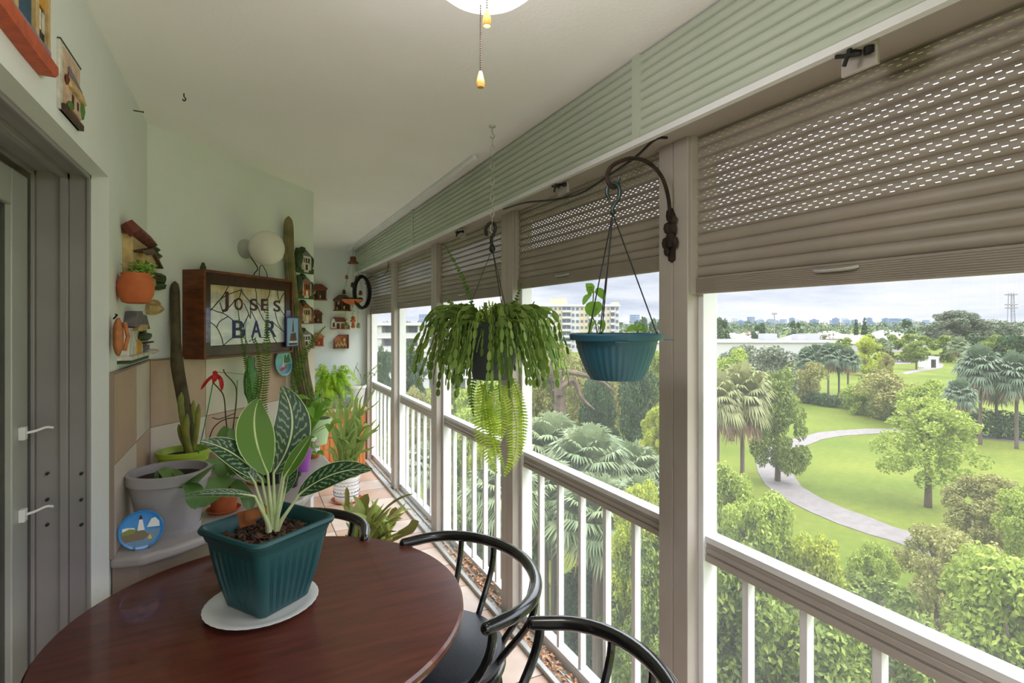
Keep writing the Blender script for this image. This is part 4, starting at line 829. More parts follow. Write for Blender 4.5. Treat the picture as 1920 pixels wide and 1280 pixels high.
m = MB(b); dR = dB + .09; m.leaf(wpath([(404, 702, dR), (390, 712, dR - .01), (376, 731, dR)]), .012, (EYEV - P(400, 700, dR)), 'strap'); m.leaf(wpath([(404, 702, dR), (414, 712, dR - .01), (416, 733, dR)]), .016, (EYEV - P(400, 700, dR)), 'strap'); m.leaf(wpath([(402, 695, dR), (404, 705, dR - .02), (399, 718, dR - .02)]), .018, (EYEV - P(400, 700, dR)), 'strap'); m.build('red_ribbon', M['red'], t)
# cream pot with thin stem and red tag
b = onZ(452, 884, ZK); dB = (b - EYEV).dot(FW); t = thing('potted_twig', 'cream pot with a single thin stem and red tag behind the orchid', 'potted plant', b)
potlathe(t, b, b, .05, .068, P(455, 836, dB).z - ZK + .015, 'whitepot')
m = MB(b); m.tube(wpath([(455, 840, dB), (454, 820, dB), (452, 790, dB)]), .004, 8); m.build('stem', M['twig'], t)
m = MB(b); m.obox(P(452, 793, dB - .03), RT * .018, FW * .0008, UP * .008); m.build('red_tag', M['red'], t)
m = MB(b); m.tube([P(440, 822, dB - .04), P(444, 782, dB - .04), P(462, 784, dB - .04)], .0015, 5); m.build('tag_wire', M['gwire'], t)
# green bottle standing neck up
b = P(471, 765, 2.78); zt = P(471, 668, 2.78).z; hh = zt - ZK; b = V((b.x, b.y, ZK)); t = thing('green_bottle', 'tall clear green glass bottle standing against the tiles under the sign', 'bottle', b)
m = MB(b); m.lathe([(.030, 0), (.036, .01), (.030, .06), (.012, hh - .25), (.014, hh - .24), (.034, hh - .19), (.038, hh - .13), (.034, hh - .09), (.022, hh - .06), (.018, hh - .045), (.020, hh - .02), (.018, hh)], b, 28); m.build('bottle_glass', M['greenglass'], t)
m = MB(b); m.lathe([(.0145, hh - .003), (.015, hh + .004), (.0, hh + .005)], b, 16); m.build('cap', M['whitepot'], t)
# trailing and climbing fern planted in a dark pot behind the big leaves
b = onZ(505, 905, ZK); dB = (b - EYEV).dot(FW); t = thing('potted_fern', 'dark pot with tall upright fern fronds rising in front of the sign', 'potted fern', b)
potlathe(t, b, b, .05, .07, .12, 'black')
for pts, L_, wd in (([(487, 860, dB), (478, 790, dB + .05), (468, 720, dB + .1), (455, 650, dB + .12), (444, 560, dB + .15)], .010, .007), ([(500, 850, dB), (492, 760, dB), (497, 700, dB), (500, 640, dB), (502, 560, dB)], .026, .008), ([(495, 850, dB), (480, 760, dB), (486, 700, dB), (480, 640, dB + .05), (466, 640, dB + .05)], .022, .008),
                    ([(505, 850, dB), (470, 770, dB + .1), (463, 700, dB + .1), (460, 620, dB + .14), (463, 598, dB + .14)], .008, .006)):
    m = MB(b); frond(m, wpath(pts, 8), L_, wd, start=.1); m.build('frond', M['dfern'], t)
# tall cactus beside the sign in a pale green pot
b = onZ(594, 832, ZK); dB = (b - EYEV).dot(FW); t = thing('potted_cactus', 'very tall ribbed columnar cactus in a pale green pot at the wall corner', 'potted cactus', b)
potlathe(t, b, b, .058, .082, P(594, 790, dB).z - ZK + .02, 'palegreen', rim=.02)
m = MB(b); pth = spline([P(583, 805, dB), P(577, 750, dB), P(566, 700, dB - .02), P(560, 655, dB - .01), dpt(552, 600, .05), dpt(547, 540, .048), dpt(542, 480, .046), dpt(541, 430, .045), dpt(541, 405, .045)], 6)
n = 16; i0 = len(m.v); tt = np.linspace(0, 1, len(pth)); rr = np.interp(tt, [0, .12, .35, .5, .9, .97, 1], [.03, .045, .048, .034, .028, .02, .002])
for k, p in enumerate(pth):
    for j in range(n * 2):
        a = math.pi * j / n; q = rr[k] * (1 if j % 2 else .86); m.v.append(p + V((math.cos(a), math.sin(a), 0)) * q)
for k in range(len(pth) - 1):
    for j in range(2 * n): m.f.append((i0 + k * 2 * n + j, i0 + k * 2 * n + (j + 1) % (2 * n), i0 + (k + 1) * 2 * n + (j + 1) % (2 * n), i0 + (k + 1) * 2 * n + j)); m.m.append(0)
m.f.append(tuple(i0 + (len(pth) - 1) * 2 * n + j for j in range(2 * n))); m.m.append(0)
m.build('cactus_column', M['palecactus'], t, ang=20)
# fern arching at the right end of the counter + bright vine in purple pot
b = onZ(566, 882, ZK); dB = (b - EYEV).dot(FW); t = thing('potted_vine', 'purple pot with bright green heart-shaped leaves on the counter', 'potted plant', b)
potlathe(t, b, b, .036, .050, P(566, 830, dB).z - ZK, 'purple', rim=.008)
r1 = random.Random(12)
for k in range(26):
    q0 = b + UP * .12; q2 = P(566 + r1.gauss(4, 20), 800 + r1.gauss(0, 26), dB + r1.uniform(-.1, .25)); dr = V((r1.uniform(-1, 1), r1.uniform(-1, .4), r1.uniform(-.5, .3))).normalized(); s_ = r1.uniform(.04, .075)
    m = MB(b); m.leaf([q2, q2 + dr * s_ * .35 + UP * .004, q2 + dr * s_ * .7, q2 + dr * s_ - UP * .012], s_ * .72, UP + (EYEV - q2).normalized() * .6, 'heart', .25); m.tube(bez(q0, q0 + UP * .05, q2 + UP * .02, q2, 6), .0016, 5); m.build('leaf', M['pothos'], t)
b = onZ(588, 858, ZK); dB = (b - EYEV).dot(FW); t = thing('small_pot', 'tiny white and orange striped pot at the counter edge', 'pot', b); h = P(588, 838, dB).z - ZK
MB(b).lathe([(.024, 0), (.030, .008), (.033, h * .5), (.033, h * .5 + .001)], b, 28).build('orange_band', M['lwood'], t)
MB(b).lathe([(.033, h * .5), (.034, h), (.030, h), (.028, h * .8)], b, 28).build('pot', M['ceramic'], t)
m = MB(b)
for k in range(16): a = k * .9; m.ell(b + V((.018 * math.cos(a), .018 * math.sin(a), h + .012 + .018 * r1.random())), .010, .010, .009, 7, rough=.2)
m.build('succulent', mat('pink_white_succulent', srgb(216, 190, 190), .6, island=[srgb(226, 206, 204), srgb(182, 130, 140), srgb(196, 204, 190)]), t)
b = onZ(545, 912, ZK); t = thing('small_pot', 'small black pot on the counter just behind the teal planter', 'pot', b); potlathe(t, b, b, .028, .038, .06, 'black')
b = onZ(480, 905, ZK + 0); t = thing('small_pot', 'pinkish clay pot between the bottle and the teal planter', 'pot', b); potlathe(t, b, b, .04, .055, .09, 'terra')
b = onZ(612, 805, ZK); b = onZ(578, 842, ZK); dB = (b - EYEV).dot(FW); t = thing('potted_plant', 'small clear cup with dark arching fern fronds at the right end of the counter', 'potted fern', b)
potlathe(t, b, b, .03, .04, .07, 'palegreen')
for pts, L_, wd in (([(575, 815, dB), (553, 755, dB), (557, 700, dB - .05), (575, 655, dB - .05), (600, 622, dB - .05), (611, 611, dB - .05)], .034, .0085), ([(575, 810, dB), (556, 770, dB), (550, 735, dB), (546, 705, dB), (552, 692, dB)], .014, .008), ([(577, 810, dB), (590, 770, dB + .1), (620, 752, dB + .2), (604, 745, dB + .3)], .022, .008), ([(577, 812, dB), (568, 775, dB), (585, 740, dB), (560, 700, dB - .1)], .02, .008)):
    m = MB(b); frond(m, wpath(pts, 8), L_, wd, start=.15); m.build('frond', M['dfern'], t)
for k in range(9):
    q0 = b + UP * .07; q2 = P(598 + r1.gauss(0, 14), 770 + r1.gauss(0, 14), dB + .1); m = MB(b); m.leaf(bez(q0, q0 + UP * .06, q2 + UP * .03, q2, 8), .035, UP + (EYEV - q2).normalized() * .4, 'oval', .2); m.build('leaf', M['pothos'], t)

# ------------------------------------------------------------------ far end: cabinet, its plants, wall plaques, chime
zc_ = .645; x0c, x1c, yc = .60, 1.178, 6.075; t = thing('wood_cabinet', 'orange pine slatted cabinet against the far end wall', 'cabinet', (.9, 6.2, 0)); o = t.location
m = MB(o); n = 9
for k in range(n): m.box(x0c + (x1c - x0c) * k / n + .002, x0c + (x1c - x0c) * (k + 1) / n - .002, yc, yc + .018, .02, zc_ - .03)
m.box(x0c, x1c, yc + .008, YE - .012, 0, zc_ - .03); m.build('body', M['orangewood'], t, bev=.002)
m = MB(o); m.box(x0c - .02, x1c + .012, yc - .03, YE - .01, zc_ - .03, zc_); m.build('top', mat('pale_pine_top', srgb(214, 190, 160), .5, srgb(200, 168, 130), 8, stretch=(1, 6, 6)), t, bev=.004)
b = V((.83, 6.2, zc_)); t = thing('potted_fern', 'lush bright green fern spilling over the orange cabinet', 'potted fern', b); potlathe(t, b, b, .07, .095, .15, 'greypot'); dB = (b - EYEV).dot(FW)
r1 = random.Random(21)
for k in range(84):
    a = r1.uniform(0, 6.283); R_ = r1.uniform(.12, .33); q0 = b + UP * .14 + V((math.cos(a), math.sin(a) * .5, 0)) * .04; up_ = r1.uniform(.06, .40)
    e_ = b + V((math.cos(a) * R_ * 1.05, math.sin(a) * R_ * .5 - .06, .14 + up_ * 1.1 - R_ * .95)); e_.y = min(e_.y, YE - .03); e_.x = max(min(e_.x, 1.16), .46)
    if e_.z < zc_ + .03: e_.y = min(e_.y, yc - .06)
    mid = (q0 + e_) / 2 + UP * (.08 + up_ * .6); mid.y = min(mid.y, YE - .04)
    m = MB(b); frond(m, bez(q0, q0 * .5 + mid * .5 + UP * .05, mid, e_, 14), .040, .012, nrm=UP + (EYEV - b).normalized() * .7, droop=.35, start=.12); m.build('frond', M['fern'], t)
b = V((1.10, 6.22, zc_)); dB = (b - EYEV).dot(FW); t = thing('potted_seedling', 'white plastic pot with sparse leafy twigs beside the window frame', 'potted plant', b); hP = P(680, 722, dB).z - zc_; potlathe(t, b, b, .075, .11, hP, 'whitepot', rim=.03)
for pts in ([(678, 722), (684, 705), (700, 692), (712, 682)], [(678, 722), (676, 704), (668, 690)], [(680, 722), (695, 700), (704, 705)], [(682, 722), (700, 704), (708, 694)], [(675, 722), (664, 700), (670, 682)]):
    pth = wpath([(x, y, dB - .03) for x, y in pts], 5); m = MB(b); m.tube(pth, .0022, 5)
    for q in pth[3:]:
        for j in range(3): dr = V((r1.uniform(-1, 1), r1.uniform(-1, 1), r1.uniform(-.2, 1))).normalized(); m.leaf([q, q + dr * .012, q + dr * .024], .010, UP, 'oval')
    m.build('twig', M['epi'], t)
b = V((.66, 6.16, zc_)); t = thing('glass_vase', 'clear green ribbed glass vase at the left end of the cabinet top', 'vase', b); MB(b).lathe([(.03, 0), (.045, .004), (.04, .06), (.05, .12), (.046, .18), (.05, .2), (.047, .2), (.043, .18)], b, 28).build('vase_glass', M['greenglass'], t)
m = MB(b); m.tube([b + V((.053 * math.cos(a), .053 * math.sin(a), .1)) for a in [j * .35 for j in range(18)]], .003, 6, closed=True); m.build('wire_band', M['gwire'], t)
b = V((.96, 6.12, zc_)); t = thing('glass_vase', 'round clear glass bowl beside the white plastic pot', 'vase', b); MB(b).lathe([(.03, 0), (.06, .02), (.085, .075), (.075, .13), (.05, .155), (.055, .165), (.05, .165)], b, 32).build('vase_glass', M['vaseglass'], t)

EW = [('dark wooden porch plaque on the end wall, top left', 580, 613, 533, 563, 'mwood', 'dwood', 'roofred'), ('wooden porch plaque behind the hanging terracotta chime', 624, 658, 553, 583, 'mwood', 'dwood', 'roofbrown'), ('small brown hut plaque below the porch plaque at the corner', 583, 604, 581, 606, 'dwood', 'mwood', 'roofred'),
      ('white house plaque with red roof and two gables on the end wall', 619, 655, 594, 617, 'whitewash', 'mwood', 'roofred'), ('orange wooden hut plaque behind the fern tip', 584, 607, 624, 649, 'lwood', 'terrared', 'lwood'), ('orange carved nativity box plaque, lowest on the end wall', 625, 653, 627, 653, 'lwood', 'sand', 'lwood')]
for k, (lb, x0, x1, y0, y1, wm, dm, rm) in enumerate(EW):
    a0, a1 = eab(x0, 600)[0], eab(x1, 600)[0]; b1_, b0_ = eab((x0 + x1) / 2, y0)[1], eab((x0 + x1) / 2, y1)[1]
    if k == 3: sp_ = [('wall', 'whitewash', 'box', .05, .95, .04, .62, 0, .04), ('gable', 'whitewash', 'poly', [(.02, .04), (.02, .62), (.14, .92), (.27, .62), (.27, .04)], 0, .055), ('gable', 'whitewash', 'poly', [(.74, .04), (.74, .56), (.86, .80), (.98, .52), (.98, .04)], 0, .055), ('roof', 'roofred', 'poly', [(.16, .98), (.24, .60), (.78, .58), (.70, .94)], 0, .065),
                      ('door', 'dwood', 'box', .32, .46, .06, .48, .04, .046), ('door', 'mwood', 'box', .54, .70, .06, .48, .04, .046), ('window', 'darkwin', 'box', .10, .20, .20, .52, .055, .06), ('ground', 'terrared', 'box', 0, 1, 0, .06, 0, .07), ('bush', 'bush', 'ball', .9, .2, .1, .16, .06, .03)]
    elif k == 5: sp_ = [('box_back', wm, 'poly', [(.0, .0), (.0, .62), (.34, 1), (1, 1), (1, 0)], 0, .015), ('box_side', 'mwood', 'poly', [(0, 0), (0, .08), (1, .08), (1, 0)], 0, .05), ('box_side', 'mwood', 'box', .94, 1, 0, 1, 0, .05), ('box_side', 'mwood', 'box', .34, 1, .93, 1, 0, .05), ('box_side', 'mwood', 'box', 0, .06, 0, .62, 0, .05)] + \
        [('figure', 'sand', 'ball', .15 + .11 * j, .22 + .1 * (j % 2), .06, .14, .03, .02) for j in range(7)] + [('figure', 'sand', 'ball', .68, .66, .12, .14, .03, .02)]
    else: sp_ = [('back', dm, 'box', .08, .92, .06, .76, 0, .012), ('floor_board', wm, 'box', .02, .98, 0, .08, 0, .055), ('roof', rm, 'poly', [(0, .70), (.30, 1), (.66, 1), (1, .74), (1, .68), (0, .64)], 0, .065), ('post', wm, 'box', .06, .12, .06, .70, .03, .045), ('post', wm, 'box', .88, .94, .06, .70, .03, .045), ('post', wm, 'box', .46, .51, .06, .70, .03, .045),
                 ('figure', 'sand', 'ball', .30, .5, .07, .12, .02, .02), ('figure', 'whitewash', 'ball', .60, .22, .05, .12, .03, .02), ('figure', 'whitewash', 'ball', .22, .16, .05, .08, .03, .02), ('beam', wm, 'box', .05, .95, .60, .68, 0, .045)]
    relief('house_plaque', lb, 'wall plaque', EF, a0, a1, b0_, b1_, sp_, PL)
b = onZ(662, 459, ZC); dC = (b - EYEV).dot(FW); t = thing('wind_chime', 'hanging terracotta chime with little pots by the far corner', 'wind chime', b)
pc = lambda x, y, dd=0: P(x, y, dC + dd)
m = MB(b); m.tube([b, pc(662, 480)], .0018, 5)
for x0, y0, x1, y1 in ((656, 497, 642, 556), (668, 497, 682, 556), (662, 497, 662, 600), (650, 540, 650, 515), (660, 570, 660, 596), (648, 572, 648, 606), (671, 570, 671, 606)): m.tube([pc(x0, y0), pc(x1, y1)], .0012, 5)
m.build('string', M['twig'], t)
MB(b).lathe([(.055, -.02), (.06, -.012), (.035, .012), (.028, .02), (.034, .035), (.03, .055), (.012, .06)], pc(662, 491), 16).build('roof_bell', M['mwood'], t)
MB(b).lathe([(.02, -.05), (.08, -.026), (.115, .008), (.11, .012), (.07, -.015), (.02, -.03)], pc(661, 563), 36).build('clay_dish', M['terra'], t)
m = MB(b)
for k in range(26): a = k * 1.1; m.ell(pc(661, 563) + V((.09 * math.cos(a), .09 * math.sin(a), .012 + .01 * r1.random())), .018, .018, .014, 7, rough=.2)
m.build('moss', M['moss'], t)
for x, y, s_, mt in ((650, 520, .8, 'terra'), (668, 522, .8, 'terra'), (661, 535, 1.0, 'mwood'), (645, 548, .9, 'dwood'), (676, 550, .9, 'mwood'), (662, 600, 1.2, 'terra'), (649, 610, 1.0, 'olive'), (672, 611, 1.0, 'olive'), (662, 611, 1.0, 'terra')):
    m = MB(b); m.lathe([(.008 * s_, -.024 * s_), (.022 * s_, -.014 * s_), (.024 * s_, .0), (.010 * s_, .012 * s_), (.024 * s_, .016 * s_), (.006 * s_, .036 * s_)], pc(x, y), 14); m.build('little_pot', M[mt], t)
m = MB(b)
for x, y in ((661, 574), (655, 583), (664, 583), (671, 585)): m.ell(pc(x, y), .004, .004, .006, 6)
m.build('bead', M['black'], t)

# ------------------------------------------------------------------ floor plants
b = onZ(650, 938, 0.0); dB = (b - EYEV).dot(FW); t = thing('potted_plant', 'white and blue glazed pot on the floor with wild arching strap stems', 'potted plant', b)
def bandc(k, j, an): return .0008 * math.sin(an * 14) if k in (3, 4) else 0
m = MB(b); m.lathe([(.085, 0), (.10, .012), (.108, .06), (.112, .13), (.112, .19), (.118, .20), (.118, .225), (.110, .225), (.105, .19)], b, 44); m.build('pot', M['ceramic'], t)
m = MB(b)
for z in (.065, .125, .185): m.lathe([(.1105, z - .003), (.1135, z), (.1105, z + .003)], b, 44)
for k in range(22):
    a = k * 2 * math.pi / 22
    for z in (.088, .15): m.tube([b + V((.1115 * math.cos(a), .1115 * math.sin(a), z)), b + V((.113 * math.cos(a + .1), .113 * math.sin(a + .1), z + .014)), b + V((.1115 * math.cos(a + .2), .1115 * math.sin(a + .2), z))], .0022, 5)
m.build('blue_pattern', mat('blue_glaze', srgb(62, 68, 110), .2), t)
m = MB(b); m.lathe([(.10, 0), (.12, .004), (.135, .02), (.132, .022), (.115, .008), (.1, .005)], b, 40); m.build('clay_saucer', M['terra'], t)
m = MB(b); m.lathe([(.104, .18), (.104, .19), (0.001, .2)], b, 20); m.build('soil', M['earth'], t)
r1 = random.Random(33)
for k in range(66):
    tx = r1.gauss(655, 32) if k > 8 else r1.choice([612, 690, 705, 630, 700, 640, 668, 680]); ty = r1.triangular(690, 890, 790); tx = min(max(tx, 598), 712); dz = dB + r1.uniform(-.35, .2)
    q0 = b + V((r1.uniform(-.05, .05), r1.uniform(-.05, .05), .2)); e_ = P(tx, ty, dz); md = (q0 + e_) / 2 + V((r1.uniform(-.08, .08), r1.uniform(-.08, .08), r1.uniform(.05, .25))); e_.x = min(e_.x, 1.15); md.x = min(md.x, 1.14)
    pth = bez(q0, q0 * .5 + md * .5 + UP * .10, md, e_, 22); f1, f2, am = r1.uniform(0, 6), r1.uniform(7, 12), r1.uniform(.012, .035)
    for j, pv in enumerate(pth): pv += RT * (am * math.sin(f1 + f2 * j / 22)) * (j / 22) + UP * (am * .7 * math.sin(f1 * 2 + f2 * .8 * j / 22)) * (j / 22)
    m = MB(b); m.leaf(pth, r1.uniform(.018, .036), (EYEV - md).normalized() + UP * .3 + V((r1.uniform(-.6, .6), 0, 0)), 'wave', .1); m.build('stem', M['epi'], t)
b = onZ(712, 1040, 0); b = V((.62, 3.12, 0)); t = thing('potted_bromeliad', 'spreading bromeliads with serrated leaves in a floor pot behind the table', 'potted plant', b)
potlathe(t, b, b, .11, .15, .26, 'black')
for k in range(96):
    tx = r1.gauss(700, 38); ty = r1.gauss(975, 24) ; dz = r1.uniform(2.9, 3.7); e_ = P(min(max(tx, 636), 778), min(max(ty, 925), 1030), dz); q0 = b + V((r1.uniform(-.12, .12), r1.uniform(-.12, .12), .22)); md = (q0 + e_) / 2 + UP * r1.uniform(.04, .16); e_.x = min(e_.x, 1.12)
    m = MB(b); m.leaf(bez(q0, q0 * .5 + md * .5 + UP * .05, md, e_, 10), r1.uniform(.022, .045), UP + (EYEV - md).normalized() * .5, 'strap', .35); m.build('leaf', M['brom'], t)
for pts, wd in (([(735, 1010, 3.1), (755, 1000, 2.95), (770, 990, 2.85), (786, 977, 2.8)], .07), ([(665, 975, 3.4), (678, 950, 3.4), (690, 925, 3.4)], .07), ([(650, 960, 3.4), (651, 935, 3.4), (650, 912, 3.4)], .03), ([(730, 985, 3.3), (738, 968, 3.3), (742, 950, 3.3)], .06)):
    m = MB(b); m.leaf(wpath(pts, 5), wd, (EYEV - P(*pts[1])).normalized() + UP * .4, 'strap', .3); m.build('leaf', M['brom'], t)

# ------------------------------------------------------------------ hanging plants
b = onZ(923, 236, ZC); t = thing('hanging_plant', 'bushy holiday cactus with trailing fern hanging on a chain from the ceiling', 'hanging plant', b); dH = (b - EYEV).dot(FW)
m = MB(b); m.lathe([(.001, 0), (.016, -.001), (.014, -.006), (.003, -.008)], b, 14); m.tube(spline([b - UP * .006, b - UP * .03, b + V((.010, 0, -.042)), b + V((0, 0, -.055)), b + V((-.010, 0, -.045))]), .0028, 7); m.build('ceiling_hook', M['chain'], t)
m = MB(b); z = b.z - .05; zt = P(918, 434, dH).z + .03; k = 0
while z > zt:
    ax = RT if k % 2 else FW; m.tube([V((b.x, b.y, z - .019)) + ax * (.0085 * math.cos(a)) + UP * (.019 * math.sin(a)) for a in [j * .5236 for j in range(12)]], .0016, 5, closed=True); z -= .034; k += 1
m.build('chain', M['chain'], t)
hk = V((b.x, b.y, 0)); zk = zt - .004
m = MB(b); hook = spline([hk + RT * -.024 + UP * (zk - .045), hk + RT * -.028 + UP * (zk - .015), hk + RT * -.012 + UP * (zk + .010), hk + RT * .008 + UP * (zk + .006), hk + RT * .012 + UP * (zk - .02), hk + RT * -.004 + UP * (zk - .06), hk + RT * .0 + UP * (zk - .09)]); m.tube(hook, .0072, 10); m.ell(hk + UP * (zk - .10), .014, .014, .02, 12); m.build('plastic_hook', M['black'], t)
zr = 1.575; zb_ = 1.335; hb = V((b.x, b.y, 0)); top = hk + UP * (zk - .10)
m = MB(b)
for a in (.5, 2.6, 4.7): q = hb + V((.128 * math.cos(a), .128 * math.sin(a), zr)); m.tube([top, q], .0016, 5)
m.build('hanger_wire', M['black'], t)
m = MB(b); m.lathe([(.078, 0), (.085, .004), (.105, .12), (.125, .225), (.133, .226), (.135, .24), (.128, .242), (.12, .22)], hb + UP * zb_, 40); m.build('pot', mat('dark_grey_pot', srgb(70, 74, 80), .5), t)
MB(b).lathe([(.11, .20), (.115, .215), (.0, .22)], hb + UP * zb_, 24).build('soil', M['earth'], t)
r1 = random.Random(77)
def cstem(path, wseg, rot, mm=None):
    m = mm or MB(b); n = len(path)
    for k in range(n - 1):
        a, c = path[k], path[k + 1]; tdir = (c - a); L_ = tdir.length; tdir.normalize(); ref = V((math.cos(rot + k * .35), math.sin(rot + k * .35), .3)); x = tdir.cross(ref)
        if x.length < 1e-3: x = tdir.cross(V((1, 0, 0)))
        x.normalize(); y = x.cross(tdir) * .0016; w_ = wseg * (.5 if k == 0 else 1) * .5; i = len(m.v); a2 = a - tdir * L_ * .06
        for s_ in (1, -1): m.v += [a2 + y * s_, a2 + tdir * L_ * .3 + x * w_ * .8 + y * s_, a2 + tdir * L_ * .62 + x * w_ + y * s_, a2 + tdir * L_ * .92 + x * w_ * .75 + y * s_, a2 + tdir * L_ * 1.08 + y * s_, a2 + tdir * L_ * .92 - x * w_ * .75 + y * s_, a2 + tdir * L_ * .62 - x * w_ + y * s_, a2 + tdir * L_ * .3 - x * w_ * .8 + y * s_]
        m.f.append(tuple(range(i, i + 8))); m.f.append(tuple(range(i + 15, i + 7, -1))); m.m += [0, 0]
        for j in range(8): m.f.append((i + j, i + 8 + j, i + 8 + (j + 1) % 8, i + (j + 1) % 8)); m.m.append(0)
    if mm is None: m.build('stem', M['xcact'], t, ang=20)
many = MB(b)
for k in range(190):
    a = r1.uniform(0, 6.283); R_ = r1.uniform(.09, .25) if k % 3 else r1.uniform(.22, .32); q0 = hb + V((.07 * math.cos(a), .07 * math.sin(a), zr - .02)); rise = r1.uniform(.0, .14)
    e1 = hb + V((R_ * math.cos(a), R_ * math.sin(a), zr + rise * .5 - R_ * .15)); dl = r1.uniform(.06, .32) if R_ < .24 else r1.uniform(.12, .26); e2 = e1 + V((.05 * math.cos(a) + r1.gauss(0, .012), .05 * math.sin(a) + r1.gauss(0, .012), -dl))
    e2.x = min(e2.x, 1.235); e1.x = min(e1.x, 1.235)
    pth = bez(q0, q0 + V((.04 * math.cos(a), .04 * math.sin(a), rise)), e1 + UP * .06, e1, 4) + bez(e1, e1 - UP * dl * .3, e2 + UP * dl * .3, e2, max(3, int(dl / .036)))[1:]
    cstem(pth, r1.uniform(.013, .020), r1.uniform(0, 3), None if k < 90 else many)
o_ = many.build('stems_behind', M['xcact'], t, ang=20); o_['kind'] = 'stuff'
for pts in ([(960, 600), (985, 590), (1002, 565)], [(930, 590), (948, 575), (975, 560)], [(880, 590), (850, 572), (835, 560)]): cstem(wpath([(x, y, dH) for x, y in pts], 3), .022, 1)
# its long thin fronds
FR = [([(895, 610), (882, 560), (862, 510), (832, 455)], .012, .010, 'dfern'), ([(910, 712), (904, 760), (905, 800), (915, 850), (932, 888)], .050, .0085, 'lfern'), ([(935, 712), (940, 760), (942, 800), (938, 828)], .040, .008, 'lfern'), ([(950, 712), (962, 760), (968, 800), (965, 850), (945, 893)], .052, .0085, 'lfern'),
      ([(925, 712), (915, 745), (918, 790), (945, 880)], .03, .008, 'lfern'), ([(890, 700), (884, 740), (888, 780)], .018, .009, 'dfern'), ([(958, 700), (972, 740), (982, 790), (978, 850)], .024, .009, 'lfern'), ([(940, 610), (955, 590), (968, 560), (978, 530)], .012, .009, 'dfern'), ([(880, 600), (900, 585), (930, 590), (945, 600)], .03, .008, 'fern'), ([(890, 600), (870, 580), (850, 590)], .035, .008, 'fern'), ([(905, 600), (915, 575), (935, 572)], .03, .008, 'fern'), ([(900, 712), (912, 760), (925, 800), (928, 860)], .035, .008, 'lfern')]
for j, (pts, L_, wd, mt) in enumerate(FR):
    m = MB(b); frond(m, wpath([(x, y, dH - .04 + .02 * (j % 3)) for x, y in pts], 9), L_, wd, start=.05); m.build('frond', M[mt], t)

# teal basket on an iron bracket
pp = V((WX, 1.325, 0)); zpl = onX(1256, 440, WX).z; t = thing('iron_bracket', 'rusty iron leaf bracket curving out from the near window post', 'bracket', (WX, 1.325, zpl)); o = t.location
BF = Frame((WX, 1.325, zpl), (0, -1, 0), (-1, 0, 0)); m = MB(o)
m.fprism(BF, [(-.014, -.085), (.0, -.092), (.014, -.085), (.014, .06), (.0, .085), (-.014, .06)], .0, .007)
for (x, y, rx, rz) in ((0, .06, .018, .022), (-.012, .02, .016, .02), (.012, .015, .018, .02), (.0, -.02, .024, .026), (-.022, -.028, .014, .02), (.022, -.03, .014, .02), (-.016, -.055, .012, .016), (.016, .045, .014, .016)): m.ell(BF(x, y, .012), .008, rx, rz, 9, rough=.12)
m.build('leaf_plate', M['rust'], t, ang=50)
cB = P(1155, 628, 1.5); hkp = V((cB.x, cB.y, P(1155, 340, 1.5).z)); A0 = BF(0, .05, .012)
nb = [A0, P(1253, 370, 1.70), P(1240, 330, 1.67), P(1214, 304, 1.62), P(1183, 297, 1.57), P(1152, 308, 1.52), P(1139, 325, 1.5), P(1141, 342, 1.49), P(1150, 351, 1.495), P(1160, 345, 1.5)]
m = MB(o); m.tube(spline(nb, 7), .0062, 10); m.build('curved_rod', M['rust'], t)
low = P(1151, 352, 1.495); tb = V((low.x, low.y, low.z)); t = thing('hanging_basket', 'fluted teal hanging basket with a few young leafy shoots on the iron bracket', 'hanging plant', tb); o = tb
m = MB(o); hx = lambda dx, dy: tb + RT * dx * .0015 + UP * (-dy * .0015)
m.tube(spline([hx(-8, 22), hx(-13, 10), hx(-11, -2), hx(-3, -9), hx(6, -6), hx(11, 6), hx(9, 20), hx(2, 30), hx(-3, 40), hx(-2, 46)]), .0056, 10); m.tube(spline([hx(4, -6), hx(9, -14), hx(10, -20)]), .0045, 8); m.ell(hx(-2, 46), .008, .008, .01, 10); m.build('plastic_hook', mat('dark_green_plastic', srgb(24, 44, 44), .4), t)
kz = hx(-2, 48); rim = V((cB.x, cB.y, P(1155, 626, 1.5).z)); R_ = .125
m = MB(o)
for a in (-.55, 1.75, 3.85, 4.15): q = rim + RT * (R_ * .93 * math.cos(a)) + FW * (R_ * .93 * math.sin(a)); m.tube([kz, q], .0019, 6); m.ell(q, .004, .004, .008, 6)
m.build('hanger_wire', M['black'], t)
hb2 = rim - UP * .128
def fl(k, j, an): return (.0016 if (j // 2) % 2 else 0) if 2 <= k <= 6 else 0
m = MB(o); m.lathe([(.058, 0), (.072, .002), (.074, .010), (.078, .014), (.088, .035), (.100, .065), (.108, .090), (.112, .108), (.114, .110), (.128, .112), (.131, .126), (.127, .130), (.118, .130), (.112, .10)], hb2, 144, flute=fl); pb = m.build('pot', M['bteal'], t, ang=40)
m = MB(o)
for a in (.0, 3.14): q = hb2 + UP * .112 + RT * (.14 * math.cos(a)); m.obox(q, RT * .020, FW * .012, UP * .0012)
m.obox(hb2 + UP * .110 - FW * .125 - RT * .01, RT * .018, FW * .010, UP * .0012); m.build('rim_tab', M['bteal'], pb)
MB(o).lathe([(.108, .10), (.108, .108), (0.001, .11)], hb2, 24).build('soil', M['earth'], t)
q0 = P(1120, 628, 1.5); dS = 1.5
m = MB(o); m.tube(wpath([(1120, 630, dS), (1117, 608, dS), (1110, 590, dS), (1112, 565, dS), (1113, 545, dS)]), .0018, 6); m.tube(wpath([(1120, 628, dS), (1122, 612, dS), (1116, 606, dS)]), .0012, 6); m.tube(wpath([(1195, 632, dS), (1196, 622, dS), (1198, 616, dS)]), .0015, 6); m.build('stem', M['greenstem'], t)
